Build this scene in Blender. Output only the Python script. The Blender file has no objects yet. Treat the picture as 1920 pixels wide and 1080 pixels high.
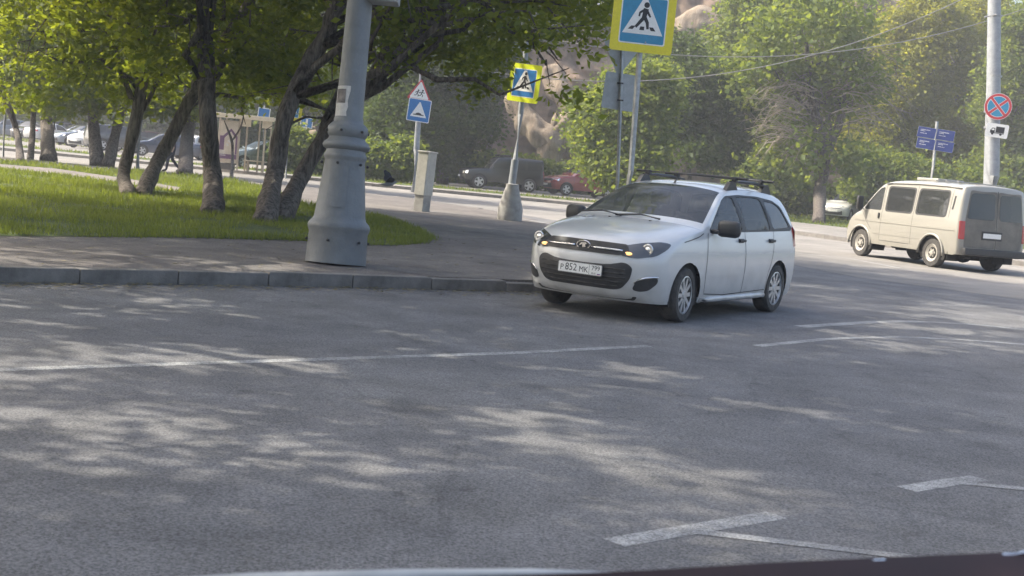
import bpy, bmesh, math, random
import numpy as np
from mathutils import Vector, Matrix, noise
from mathutils.geometry import delaunay_2d_cdt

R = math.radians
random.seed(7)
rng = np.random.default_rng(11)
SC = bpy.context.scene
COL = SC.collection

# ------------------------------------------------------------------ camera
FPX, PITCH, ROLL, EYE = 2415.9, R(5.359), R(5.189), 1.464
_cp, _sp, _cr, _sr = math.cos(PITCH), math.sin(PITCH), math.cos(ROLL), math.sin(ROLL)
FW = Vector((0, _cp, -_sp))
_up, _rt = Vector((0, _sp, _cp)), Vector((1, 0, 0))
RT = _cr * _rt + _sr * _up
UP = -_sr * _rt + _cr * _up
CAM = Vector((0, 0, EYE))
cam_data = bpy.data.cameras.new("camera")
cam = bpy.data.objects.new("camera", cam_data)
COL.objects.link(cam)
cam.matrix_world = Matrix(((RT.x, UP.x, -FW.x, 0), (RT.y, UP.y, -FW.y, 0), (RT.z, UP.z, -FW.z, EYE), (0, 0, 0, 1)))
cam_data.sensor_width = 36
cam_data.lens = FPX / 1920 * 36
cam_data.clip_start = 0.05
cam_data.clip_end = 2000
cam_data.dof.use_dof = True
cam_data.dof.focus_distance = 19
cam_data.dof.aperture_fstop = 7
SC.camera = cam

# ------------------------------------------------------------------ sky, sun, exposure
SUN_AZ, SUN_EL = R(171), R(45)          # the direction towards the sun, counter-clockwise from +X
world = bpy.data.worlds.new("World")
SC.world = world
world.use_nodes = True
wn = world.node_tree
sky_tex = wn.nodes.new("ShaderNodeTexSky")
sky_tex.sky_type = 'NISHITA'
sky_tex.sun_disc = False
sky_tex.dust_density = 5.0
sky_tex.ozone_density = 0.6
sky_tex.sun_elevation = SUN_EL
sky_tex.sun_rotation = math.pi / 2 - SUN_AZ
wn.links.new(sky_tex.outputs[0], wn.nodes["Background"].inputs[0])
wn.nodes["Background"].inputs[1].default_value = 0.15
sun_data = bpy.data.lights.new("sun", 'SUN')
sun_data.energy = 3.05
sun_data.angle = R(0.53)
sun_data.color = (1.0, 0.93, 0.80)
sun = bpy.data.objects.new("sun", sun_data)
COL.objects.link(sun)
_sd = Vector((math.cos(SUN_EL) * math.cos(SUN_AZ), math.cos(SUN_EL) * math.sin(SUN_AZ), math.sin(SUN_EL)))
sun.rotation_euler = _sd.to_track_quat('Z', 'Y').to_euler()
sun.location = _sd * 60
SC.view_settings.view_transform = 'Standard'
SC.view_settings.look = 'None'
SC.view_settings.gamma = 1
SC.view_settings.exposure = 1.38
SC.view_settings.use_curve_mapping = False
SC.render.engine = 'CYCLES'
SC.cycles.use_denoising = True
SC.cycles.max_bounces = 7
SC.cycles.transparent_max_bounces = 12
SC.cycles.diffuse_bounces = 3
SC.cycles.volume_bounces = 0

# ------------------------------------------------------------------ where a point of the photograph lies in the place
def ray(px, py):
    return FW + (px - 960) / FPX * RT - (py - 540) / FPX * UP
def gp(px, py, z=0.0):
    d = ray(px, py)
    t = (z - EYE) / d.z
    return Vector((d.x * t, d.y * t, z))
def at(px, py, dist):
    return CAM + ray(px, py) * dist

# ------------------------------------------------------------------ materials
MATS = {}
def new_mat(name):
    m = bpy.data.materials.new(name)
    m.use_nodes = True
    MATS[name] = m
    return m, m.node_tree.nodes, m.node_tree.links, m.node_tree.nodes["Principled BSDF"]
def mat(name, col, rough=0.6, metal=0.0, var=0.0, scale=8.0, bump=0.0, bscale=None, spec=0.5, coat=0.0, col2=None, emit=None, estr=0.0, detail=4.0, obj=True):
    m, N, L, b = new_mat(name)
    b.inputs["Base Color"].default_value = (*col, 1)
    b.inputs["Roughness"].default_value = rough
    b.inputs["Metallic"].default_value = metal
    b.inputs["Specular IOR Level"].default_value = spec
    b.inputs["Coat Weight"].default_value = coat
    if emit:
        b.inputs["Emission Color"].default_value = (*emit, 1)
        b.inputs["Emission Strength"].default_value = estr
    if var or bump:
        tc = N.new("ShaderNodeTexCoord")
        out = tc.outputs["Object"]
    if var:
        nz = N.new("ShaderNodeTexNoise")
        nz.inputs["Scale"].default_value = scale
        nz.inputs["Detail"].default_value = detail
        nz.inputs["Roughness"].default_value = 0.65
        L.new(out, nz.inputs["Vector"])
        rp = N.new("ShaderNodeValToRGB")
        rp.color_ramp.elements[0].position = 0.32
        rp.color_ramp.elements[1].position = 0.68
        c2 = col2 if col2 else tuple(min(1, c * (1 + var)) for c in col)
        c1 = col if col2 else tuple(c * (1 - var) for c in col)
        rp.color_ramp.elements[0].color = (*c1, 1)
        rp.color_ramp.elements[1].color = (*c2, 1)
        L.new(nz.outputs["Fac"], rp.inputs["Fac"])
        L.new(rp.outputs["Color"], b.inputs["Base Color"])
    if bump:
        n2 = N.new("ShaderNodeTexNoise")
        n2.inputs["Scale"].default_value = bscale or scale * 3
        n2.inputs["Detail"].default_value = 5
        L.new(out, n2.inputs["Vector"])
        bp = N.new("ShaderNodeBump")
        bp.inputs["Strength"].default_value = bump
        bp.inputs["Distance"].default_value = 0.02
        L.new(n2.outputs["Fac"], bp.inputs["Height"])
        L.new(bp.outputs["Normal"], b.inputs["Normal"])
    return m

def ground_mat(name, cols, big=0.25, fine=90.0, fine_amt=0.5, bump=0.35, rough=0.9, cracks=0.0, stains=0.0):
    """mottled hard ground: large stains, patches and a fine stone grain"""
    m, N, L, b = new_mat(name)
    b.inputs["Roughness"].default_value = rough
    b.inputs["Specular IOR Level"].default_value = 0.3
    tc = N.new("ShaderNodeTexCoord")
    def nz(s, d, r=0.6):
        n = N.new("ShaderNodeTexNoise")
        n.inputs["Scale"].default_value = s
        n.inputs["Detail"].default_value = d
        n.inputs["Roughness"].default_value = r
        L.new(tc.outputs["Object"], n.inputs["Vector"])
        return n
    a, c, g = nz(big, 5), nz(big * 7, 4), nz(fine, 3, 0.8)
    def ramp(n, p0, p1, c0, c1):
        r = N.new("ShaderNodeValToRGB")
        r.color_ramp.elements[0].position, r.color_ramp.elements[1].position = p0, p1
        r.color_ramp.elements[0].color, r.color_ramp.elements[1].color = (*c0, 1), (*c1, 1)
        L.new(n.outputs["Fac"], r.inputs["Fac"])
        return r
    def mix(f, x, y, mode='MIX'):
        k = N.new("ShaderNodeMix")
        k.data_type, k.blend_type = 'RGBA', mode
        if isinstance(f, float):
            k.inputs[0].default_value = f
        else:
            L.new(f, k.inputs[0])
        L.new(x, k.inputs[6]); L.new(y, k.inputs[7])
        return k.outputs[2]
    base = ramp(a, 0.35, 0.65, cols[0], cols[1]).outputs[0]
    mid = ramp(c, 0.3, 0.7, (0.72,) * 3, (1.25,) * 3).outputs[0]
    gr = ramp(g, 0.36, 0.64, (1 - fine_amt,) * 3, (1 + fine_amt,) * 3).outputs[0]
    o = mix(1.0, mix(0.8, base, mid, 'MULTIPLY'), gr, 'MULTIPLY')
    if cracks:
        v = N.new("ShaderNodeTexVoronoi")
        v.feature = 'DISTANCE_TO_EDGE'
        v.inputs["Scale"].default_value = 0.6
        wv = N.new("ShaderNodeMix"); wv.data_type = 'RGBA'; wv.inputs[0].default_value = 0.3
        L.new(tc.outputs["Object"], wv.inputs[6]); L.new(nz(2.0, 4).outputs["Color"], wv.inputs[7])
        L.new(wv.outputs[2], v.inputs["Vector"])
        r = N.new("ShaderNodeValToRGB")
        r.color_ramp.elements[0].position, r.color_ramp.elements[1].position = 0.0, 0.012
        r.color_ramp.elements[0].color, r.color_ramp.elements[1].color = (cracks, cracks, cracks, 1), (1, 1, 1, 1)
        L.new(v.outputs["Distance"], r.inputs["Fac"])
        o = mix(1.0, o, r.outputs[0], 'MULTIPLY')
    if stains:
        st = ramp(nz(0.9, 3, 0.5), 0.60, 0.72, (1, 1, 1), (stains,) * 3).outputs[0]
        o = mix(1.0, o, st, 'MULTIPLY')
        sp = ramp(nz(5.5, 2, 0.5), 0.66, 0.74, (1, 1, 1), (stains * 0.9,) * 3).outputs[0]
        o = mix(0.8, o, sp, 'MULTIPLY')
    L.new(o, b.inputs["Base Color"])
    bp = N.new("ShaderNodeBump")
    bp.inputs["Strength"].default_value = bump
    bp.inputs["Distance"].default_value = 0.012
    L.new(g.outputs["Fac"], bp.inputs["Height"])
    L.new(bp.outputs["Normal"], b.inputs["Normal"])
    return m

def leaf_mat(name, c0, c1, trans=0.45, tcol=None):
    m, N, L, b = new_mat(name)
    b.inputs["Roughness"].default_value = 0.55
    b.inputs["Specular IOR Level"].default_value = 0.25
    geo = N.new("ShaderNodeNewGeometry")
    tc = N.new("ShaderNodeTexCoord")
    rp = N.new("ShaderNodeValToRGB")
    rp.color_ramp.elements[0].color = (*c0, 1)
    rp.color_ramp.elements[1].color = (*c1, 1)
    nz = N.new("ShaderNodeTexNoise"); nz.inputs["Scale"].default_value = 0.8; nz.inputs["Detail"].default_value = 3
    L.new(tc.outputs["Object"], nz.inputs["Vector"])
    ad = N.new("ShaderNodeMath"); ad.operation = 'MULTIPLY_ADD'
    ad.inputs[1].default_value = 0.55
    L.new(geo.outputs["Random Per Island"], ad.inputs[0])
    mr = N.new("ShaderNodeMapRange")
    mr.inputs["From Min"].default_value = 0.3; mr.inputs["From Max"].default_value = 0.7
    mr.inputs["To Min"].default_value = 0.0; mr.inputs["To Max"].default_value = 0.45
    L.new(nz.outputs["Fac"], mr.inputs["Value"])
    L.new(mr.outputs[0], ad.inputs[2])
    L.new(ad.outputs[0], rp.inputs["Fac"])
    L.new(rp.outputs[0], b.inputs["Base Color"])
    tr = N.new("ShaderNodeBsdfTranslucent")
    hs = N.new("ShaderNodeMix"); hs.data_type = 'RGBA'; hs.blend_type = 'MULTIPLY'; hs.inputs[0].default_value = 1
    L.new(rp.outputs[0], hs.inputs[6]); hs.inputs[7].default_value = (*(tcol or (1.9, 1.75, 0.7)), 1)
    L.new(hs.outputs[2], tr.inputs["Color"])
    mx = N.new("ShaderNodeMixShader"); mx.inputs[0].default_value = trans
    L.new(b.outputs[0], mx.inputs[1]); L.new(tr.outputs[0], mx.inputs[2])
    L.new(mx.outputs[0], N["Material Output"].inputs["Surface"])
    return m

def bark_mat(name, c0, c1, sc=9.0):
    m, N, L, b = new_mat(name)
    b.inputs["Roughness"].default_value = 0.95
    b.inputs["Specular IOR Level"].default_value = 0.15
    tc = N.new("ShaderNodeTexCoord")
    mp = N.new("ShaderNodeMapping"); mp.inputs["Scale"].default_value = (1, 1, 0.16)
    L.new(tc.outputs["Object"], mp.inputs["Vector"])
    nz = N.new("ShaderNodeTexNoise"); nz.inputs["Scale"].default_value = sc * 2.2; nz.inputs["Detail"].default_value = 6; nz.inputs["Roughness"].default_value = 0.75
    L.new(mp.outputs[0], nz.inputs["Vector"])
    rp = N.new("ShaderNodeValToRGB")
    rp.color_ramp.elements[0].position, rp.color_ramp.elements[1].position = 0.38, 0.66
    rp.color_ramp.elements[0].color, rp.color_ramp.elements[1].color = (*c0, 1), (*c1, 1)
    L.new(nz.outputs["Fac"], rp.inputs["Fac"]); L.new(rp.outputs[0], b.inputs["Base Color"])
    bp = N.new("ShaderNodeBump"); bp.inputs["Strength"].default_value = 0.9; bp.inputs["Distance"].default_value = 0.07
    L.new(nz.outputs["Fac"], bp.inputs["Height"]); L.new(bp.outputs[0], b.inputs["Normal"])
    return m

def glass_mat(name, tint, clear, rough=0.03, film=0.04):
    """thin pane: tinted see-through with a mirror-like face"""
    m, N, L, b = new_mat(name)
    b.inputs["Base Color"].default_value = (film, film * 1.06, film * 1.1, 1)
    b.inputs["Roughness"].default_value = rough
    b.inputs["Specular IOR Level"].default_value = 0.75
    t = N.new("ShaderNodeBsdfTransparent"); t.inputs[0].default_value = (*tint, 1)
    mx = N.new("ShaderNodeMixShader"); mx.inputs[0].default_value = clear
    L.new(b.outputs[0], mx.inputs[1]); L.new(t.outputs[0], mx.inputs[2])
    L.new(mx.outputs[0], N["Material Output"].inputs["Surface"])
    return m

def paint_mat(name, col, dirt=(0.16, 0.14, 0.115), amt=0.5, top=0.75, rough=0.25, metal=0.0):
    """car lacquer with road dust that thickens towards the sills"""
    m, N, L, b = new_mat(name)
    b.inputs["Roughness"].default_value = rough
    b.inputs["Metallic"].default_value = metal
    b.inputs["Coat Weight"].default_value = 0.9
    b.inputs["Coat Roughness"].default_value = 0.08
    tc = N.new("ShaderNodeTexCoord")
    sp = N.new("ShaderNodeSeparateXYZ"); L.new(tc.outputs["Object"], sp.inputs[0])
    mr = N.new("ShaderNodeMapRange")
    mr.inputs["From Min"].default_value = 0.15; mr.inputs["From Max"].default_value = top
    mr.inputs["To Min"].default_value = 1.0; mr.inputs["To Max"].default_value = 0.0
    L.new(sp.outputs[2], mr.inputs["Value"])
    nz = N.new("ShaderNodeTexNoise"); nz.inputs["Scale"].default_value = 5; nz.inputs["Detail"].default_value = 6
    L.new(tc.outputs["Object"], nz.inputs["Vector"])
    mu = N.new("ShaderNodeMath"); mu.operation = 'MULTIPLY'
    L.new(mr.outputs[0], mu.inputs[0]); L.new(nz.outputs["Fac"], mu.inputs[1])
    m2 = N.new("ShaderNodeMath"); m2.operation = 'MULTIPLY_ADD'; m2.inputs[1].default_value = amt * 1.8; m2.inputs[2].default_value = amt * 0.08
    m2.use_clamp = True
    L.new(mu.outputs[0], m2.inputs[0])
    k = N.new("ShaderNodeMix"); k.data_type = 'RGBA'
    k.inputs[6].default_value = (*col, 1); k.inputs[7].default_value = (*dirt, 1)
    L.new(m2.outputs[0], k.inputs[0]); L.new(k.outputs[2], b.inputs["Base Color"])
    m3 = N.new("ShaderNodeMath"); m3.operation = 'MULTIPLY_ADD'; m3.inputs[1].default_value = 0.5; m3.inputs[2].default_value = rough
    L.new(m2.outputs[0], m3.inputs[0]); L.new(m3.outputs[0], b.inputs["Roughness"])
    return m

M = {}
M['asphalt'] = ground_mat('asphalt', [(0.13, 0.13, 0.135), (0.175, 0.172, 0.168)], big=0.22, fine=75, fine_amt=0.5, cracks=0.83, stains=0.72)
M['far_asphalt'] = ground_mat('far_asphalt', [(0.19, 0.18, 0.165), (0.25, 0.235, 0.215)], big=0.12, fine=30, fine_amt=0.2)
M['pavement'] = ground_mat('pavement', [(0.125, 0.112, 0.105), (0.165, 0.152, 0.138)], big=0.4, fine=60, fine_amt=0.45, stains=0.72)
M['path'] = ground_mat('path', [(0.17, 0.15, 0.14), (0.21, 0.19, 0.17)], big=0.5, fine=40, fine_amt=0.3)
M['soil'] = ground_mat('soil', [(0.05, 0.075, 0.02), (0.085, 0.11, 0.035)], big=0.7, fine=25, fine_amt=0.5)
M['kerb'] = mat('kerb_granite', (0.16, 0.15, 0.138), 0.9, var=0.3, scale=5, bump=0.4, bscale=60)
M['mark'] = ground_mat('road_paint', [(0.2, 0.2, 0.2), (0.36, 0.36, 0.35)], big=2.2, fine=75, fine_amt=0.5, stains=0.62)
M['mark_y'] = mat('road_paint_yellow', (0.4, 0.3, 0.12), 0.85, var=0.3, scale=9, bump=0.3, bscale=80)
M['leaf_shade'] = leaf_mat('leaf_maple', (0.072, 0.11, 0.02), (0.2, 0.235, 0.042), 0.6)
M['leaf_dark'] = leaf_mat('leaf_dark', (0.035, 0.06, 0.016), (0.08, 0.12, 0.03), 0.42)
M['leaf_mid'] = leaf_mat('leaf_mid', (0.075, 0.12, 0.028), (0.18, 0.22, 0.05), 0.52)
M['leaf_lime'] = leaf_mat('leaf_lime', (0.13, 0.155, 0.022), (0.28, 0.285, 0.045), 0.52)
M['grass'] = leaf_mat('grass_blade', (0.085, 0.115, 0.03), (0.19, 0.215, 0.055), 0.45, (1.7, 1.7, 0.6))
M['litter'] = leaf_mat('leaf_litter', (0.1, 0.085, 0.04), (0.26, 0.22, 0.12), 0.1)
M['bark'] = bark_mat('bark', (0.05, 0.043, 0.038), (0.24, 0.21, 0.18), 7.0)
M['bark_l'] = bark_mat('bark_pale', (0.1, 0.085, 0.07), (0.3, 0.26, 0.22))
M['rock'] = mat('rock_face', (0.13, 0.09, 0.065), 0.95, var=0.3, scale=0.5, bump=1.0, bscale=4, col2=(0.24, 0.175, 0.125), detail=8)
M['rock_pale'] = bark_mat('rock_root', (0.17, 0.13, 0.095), (0.34, 0.28, 0.21), 1.3)
M['galv'] = mat('galvanised_steel', (0.33, 0.34, 0.34), 0.5, 0.6, var=0.2, scale=12)
M['pole_grey'] = mat('grey_paint', (0.27, 0.285, 0.3), 0.5, 0.0, var=0.14, scale=7, bump=0.12, bscale=120)
M['post_paint'] = mat('post_paint', (0.14, 0.15, 0.158), 0.5, 0.1, scale=2.6, var=0.3, bump=0.3, bscale=40, detail=12, col2=(0.2, 0.215, 0.225))
M['concrete'] = mat('concrete', (0.33, 0.32, 0.3), 0.9, var=0.2, scale=6, bump=0.5, bscale=50)
M['cabinet'] = mat('cabinet_paint', (0.45, 0.44, 0.4), 0.7, var=0.12, scale=8, bump=0.1)
M['sign_white'] = mat('sign_white', (0.75, 0.75, 0.73), 0.4, var=0.05, scale=20)
M['sign_yellow'] = mat('sign_yellow', (0.72, 0.62, 0.03), 0.4, var=0.06, scale=20)
M['sign_lime'] = mat('sign_lime', (0.7, 0.78, 0.02), 0.4, var=0.05, scale=20)
M['sign_blue'] = mat('sign_blue', (0.02, 0.16, 0.42), 0.4, var=0.08, scale=15)
M['sign_teal'] = mat('sign_blue_faded', (0.03, 0.23, 0.4), 0.4, var=0.08, scale=15)
M['sign_navy'] = mat('sign_navy', (0.03, 0.05, 0.2), 0.4, var=0.1, scale=15)
M['sign_red'] = mat('sign_red', (0.5, 0.05, 0.06), 0.4, var=0.1, scale=15)
M['sign_back'] = mat('sign_back', (0.42, 0.44, 0.45), 0.55, 0.3, var=0.12, scale=10)
M['ink'] = mat('black_ink', (0.02, 0.02, 0.022), 0.5, var=0.1, scale=20)
M['black'] = mat('black_plastic', (0.03, 0.03, 0.031), 0.5, var=0.2, scale=20)
M['rubber'] = mat('tyre_rubber', (0.035, 0.034, 0.033), 0.85, var=0.4, scale=14, bump=0.3, bscale=60, col2=(0.085, 0.078, 0.07))
M['under'] = mat('underbody', (0.02, 0.019, 0.018), 0.9, var=0.3, scale=8)
M['chrome'] = mat('chrome', (0.75, 0.75, 0.76), 0.12, 1.0)
M['alloy'] = mat('alloy_silver', (0.55, 0.56, 0.57), 0.35, 0.75, var=0.12, scale=20)
M['steel_wheel'] = mat('steel_wheel', (0.38, 0.36, 0.32), 0.6, 0.2, var=0.3, scale=12)
M['seat'] = mat('seat_cloth', (0.05, 0.05, 0.055), 0.9, var=0.2, scale=30)
M['dash'] = mat('dash_plastic', (0.03, 0.03, 0.032), 0.7, var=0.1, scale=30)
M['glass'] = glass_mat('window_glass', (0.6, 0.65, 0.65), 0.45, film=0.1)
M['glass_dark'] = glass_mat('window_glass_dark', (0.3, 0.32, 0.33), 0.12)
M['glass_clear'] = glass_mat('shelter_glass', (0.85, 0.9, 0.88), 0.8)
M['lamp_dark'] = mat('lamp_housing', (0.07, 0.072, 0.075), 0.12, 0.2, coat=1.0)
M['lamp_clear'] = mat('lamp_reflector', (0.7, 0.71, 0.72), 0.15, 0.8, coat=1.0)
M['lamp_red'] = mat('lamp_red', (0.4, 0.015, 0.015), 0.2, coat=1.0)
M['lamp_orange'] = mat('lamp_lit', (0.8, 0.42, 0.14), 0.3, emit=(1.0, 0.55, 0.2), estr=0.7)
M['white_paint'] = paint_mat('car_white', (0.6, 0.605, 0.6), amt=0.45)
M['beige_paint'] = paint_mat('van_beige', (0.315, 0.305, 0.27), (0.2, 0.18, 0.14), 0.5, 1.2, 0.35)
M['dirt_shade_paint'] = mat('van_dirt_shade', (0.12, 0.112, 0.1), 0.85, var=0.25, scale=3, col2=(0.2, 0.188, 0.16), detail=8)  # dirt plus the van rear's shade, put into one darker colour
M['black_paint'] = paint_mat('car_black', (0.009, 0.0095, 0.01), amt=0.08, rough=0.35)
M['red_paint'] = paint_mat('car_red', (0.3, 0.028, 0.025), amt=0.3)
M['navy_paint'] = paint_mat('car_navy', (0.03, 0.045, 0.085), amt=0.25)
M['silver_paint'] = paint_mat('car_silver', (0.42, 0.43, 0.44), amt=0.25, metal=0.5)
M['bluegrey_paint'] = paint_mat('car_blue_grey', (0.2, 0.24, 0.3), amt=0.25, metal=0.4)
M['graphite_paint'] = paint_mat('car_graphite', (0.07, 0.072, 0.075), amt=0.25, metal=0.3)
M['maroon_paint'] = mat('car_maroon', (0.02, 0.009, 0.011), 0.6, spec=0.15, var=0.2, scale=4)
M['paper'] = mat('paper', (0.55, 0.54, 0.52), 0.9, var=0.12, scale=25)
M['photo'] = mat('print_dark', (0.08, 0.075, 0.075), 0.7, var=0.8, scale=9, col2=(0.25, 0.23, 0.22))
M['shelter_metal'] = mat('shelter_metal', (0.42, 0.36, 0.28), 0.6, var=0.15, scale=6)
M['shelter_roof'] = mat('shelter_roof', (0.62, 0.55, 0.42), 0.7, var=0.12, scale=4)
M['advert'] = mat('advert_paper', (0.5, 0.44, 0.36), 0.6, var=0.2, scale=2)
M['purple'] = mat('advert_purple', (0.12, 0.055, 0.13), 0.6, var=0.2, scale=4)
M['skin'] = mat('skin', (0.45, 0.28, 0.2), 0.6, var=0.06, scale=12)
M['jacket'] = mat('dark_jacket', (0.05, 0.03, 0.06), 0.9, var=0.3, scale=14)
M['jeans'] = mat('dark_trousers', (0.025, 0.03, 0.05), 0.9, var=0.3, scale=18)
M['hair'] = mat('dark_hair', (0.03, 0.02, 0.015), 0.7, var=0.3, scale=40)
M['feather'] = mat('pigeon_feather', (0.06, 0.062, 0.07), 0.8, var=0.35, scale=20)
M['feather_l'] = mat('pigeon_pale', (0.26, 0.27, 0.29), 0.8, var=0.2, scale=20)
M['cable'] = mat('cable_sheath', (0.3, 0.29, 0.26), 0.7, var=0.1, scale=3)
M['twig'] = mat('bare_twig', (0.3, 0.25, 0.19), 0.9, var=0.25, scale=6)

# ------------------------------------------------------------------ objects
def link(o, parent=None):
    COL.objects.link(o)
    if parent is not None:
        o.parent = parent
    return o
def mesh_obj(name, verts, faces, m, parent=None, smooth=False, loc=None):
    me = bpy.data.meshes.new(name)
    me.from_pydata([tuple(v) for v in verts], [], [tuple(f) for f in faces])
    me.validate()
    if m is not None:
        me.materials.append(M[m] if isinstance(m, str) else m)
    if smooth:
        me.shade_smooth()
    o = link(bpy.data.objects.new(name, me), parent)
    if loc is not None:
        o.location = loc
    return o
def bm_obj(name, bm, m, parent=None, smooth=False, loc=None, angle=None):
    me = bpy.data.meshes.new(name)
    bmesh.ops.recalc_face_normals(bm, faces=bm.faces)
    bm.to_mesh(me); bm.free()
    me.materials.append(M[m] if isinstance(m, str) else m)
    if smooth:
        me.shade_smooth()
        if angle:
            me.set_sharp_from_angle(angle=R(angle))
    o = link(bpy.data.objects.new(name, me), parent)
    if loc is not None:
        o.location = loc
    return o
def empty(name, loc=(0, 0, 0), rotz=0.0):
    o = link(bpy.data.objects.new(name, None))
    o.location = loc
    o.rotation_euler = (0, 0, rotz)
    o.empty_display_size = 0.2
    return o
def tag(o, label=None, cat=None, group=None, kind=None):
    if label: o['label'] = label
    if cat: o['category'] = cat
    if group: o['group'] = group
    if kind: o['kind'] = kind
    return o
def copy_tree(o, parent=None):
    c = o.copy()
    COL.objects.link(c)
    c.parent = parent
    for ch in list(o.children):
        copy_tree(ch, c)
    return c

def add_box(bm, c, s, rot=None, bevel=0.0):
    mt = Matrix.Translation(c) @ (rot.to_4x4() if rot is not None else Matrix.Identity(4)) @ Matrix.Diagonal((*s, 1))
    r = bmesh.ops.create_cube(bm, size=1, matrix=mt)
    if bevel:
        es = list({e for v in r['verts'] for e in v.link_edges})
        bmesh.ops.bevel(bm, geom=es, offset=bevel, segments=2, affect='EDGES', profile=0.5)
def box_obj(name, c, s, m, parent=None, bevel=0.0, rot=None, smooth=False):
    bm = bmesh.new()
    add_box(bm, c, s, rot, bevel)
    return bm_obj(name, bm, m, parent, smooth or bevel > 0, angle=20 if bevel else None)
def frame_of(d):
    d = d.normalized()
    a = Vector((0, 0, 1)) if abs(d.z) < 0.9 else Vector((1, 0, 0))
    u = d.cross(a).normalized()
    return u, u.cross(d).normalized()
def add_tube(bm, pts, radii, seg=8, cap=True, wob=0.0, wscale=3.0):
    pts = [Vector(p) for p in pts]
    if not hasattr(radii, '__len__'):
        radii = [radii] * len(pts)
    rings = []
    u = None
    for i, p in enumerate(pts):
        d = (pts[min(i + 1, len(pts) - 1)] - pts[max(i - 1, 0)])
        if d.length < 1e-9: d = Vector((0, 0, 1))
        d.normalize()
        if u is None:
            u, v = frame_of(d)
        else:
            u = (u - d * u.dot(d)).normalized()
            v = d.cross(u) * 1.0
        ring = []
        for k in range(seg):
            a = 2 * math.pi * k / seg
            q = u * math.cos(a) + v * math.sin(a)
            r = radii[i]
            if wob:
                r *= 1 + wob * noise.noise(p * wscale + q * 1.3)
            ring.append(bm.verts.new(p + q * r))
        rings.append(ring)
    for a, b in zip(rings, rings[1:]):
        for k in range(seg):
            bm.faces.new((a[k], a[(k + 1) % seg], b[(k + 1) % seg], b[k]))
    if cap:
        bm.faces.new(rings[0][::-1]); bm.faces.new(rings[-1])
def tube_obj(name, pts, radii, m, parent=None, seg=12, **k):
    bm = bmesh.new()
    add_tube(bm, pts, radii, seg, **k)
    return bm_obj(name, bm, m, parent, True, angle=50)
def add_lathe(bm, prof, seg=32, axis='Z', origin=(0, 0, 0)):
    """prof: (r, h) pairs"""
    rings = []
    o = Vector(origin)
    for r, h in prof:
        ring = []
        for k in range(seg):
            a = 2 * math.pi * k / seg
            c, s = r * math.cos(a), r * math.sin(a)
            p = (c, s, h) if axis == 'Z' else (c, h, s)
            ring.append(bm.verts.new(o + Vector(p)))
        rings.append(ring)
    for a, b in zip(rings, rings[1:]):
        for k in range(seg):
            bm.faces.new((a[k], a[(k + 1) % seg], b[(k + 1) % seg], b[k]))
    bm.faces.new(rings[0][::-1]); bm.faces.new(rings[-1])
def spline(ctrl, n):
    """Catmull-Rom through rows of ctrl, n samples a segment"""
    c = np.array(ctrl, float)
    c = np.vstack([2 * c[0] - c[1], c, 2 * c[-1] - c[-2]])
    out = []
    for i in range(1, len(c) - 2):
        for k in range(n):
            t = k / n
            p0, p1, p2, p3 = c[i - 1], c[i], c[i + 1], c[i + 2]
            out.append(0.5 * (2 * p1 + (p2 - p0) * t + (2 * p0 - 5 * p1 + 4 * p2 - p3) * t * t + (3 * p1 - p0 - 3 * p2 + p3) * t ** 3))
    out.append(c[-2])
    return np.array(out)
def prism(bm, poly, t, frame=None):
    """poly in a plane (u, w) given thickness t along the plane's normal; frame: 4x4 with columns u, w, normal, origin"""
    f = frame or Matrix.Identity(4)
    a = [bm.verts.new(f @ Vector((p[0], p[1], 0))) for p in poly]
    b = [bm.verts.new(f @ Vector((p[0], p[1], t))) for p in poly]
    n = len(poly)
    bm.faces.new(a[::-1]); bm.faces.new(b)
    for i in range(n):
        bm.faces.new((a[i], a[(i + 1) % n], b[(i + 1) % n], b[i]))
def rrect(w, h, r, n=5, cx=0, cy=0):
    pts = []
    for (sx, sy, a0) in ((1, 1, 0), (-1, 1, 90), (-1, -1, 180), (1, -1, 270)):
        for k in range(n + 1):
            a = R(a0 + 90 * k / n)
            pts.append((cx + sx * (w / 2 - r) + r * math.cos(a), cy + sy * (h / 2 - r) + r * math.sin(a)))
    return pts
def circle(r, n=32, cx=0, cy=0):
    return [(cx + r * math.cos(2 * math.pi * k / n), cy + r * math.sin(2 * math.pi * k / n)) for k in range(n)]
def tri_round(side, r=0.06, n=4, cy=0.0):
    h = side * math.sqrt(3) / 2
    c = [(-side / 2, -h / 3), (side / 2, -h / 3), (0, 2 * h / 3)]
    pts = []
    for i in range(3):
        p = Vector(c[i]); a = (Vector(c[i - 1]) - p).normalized(); b = (Vector(c[(i + 1) % 3]) - p).normalized()
        m_ = (a + b).normalized(); ctr = p + m_ * (r / math.sin(R(30)))
        s = p + a * (r / math.tan(R(30))); e = p + b * (r / math.tan(R(30)))
        a0 = math.atan2(s.y - ctr.y, s.x - ctr.x); a1 = math.atan2(e.y - ctr.y, e.x - ctr.x)
        d = (a1 - a0 + math.pi) % (2 * math.pi) - math.pi
        for k in range(n + 1):
            q = a0 + d * k / n
            pts.append((ctr.x + r * math.cos(q), ctr.y + r * math.sin(q) + cy))
    return pts
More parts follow.
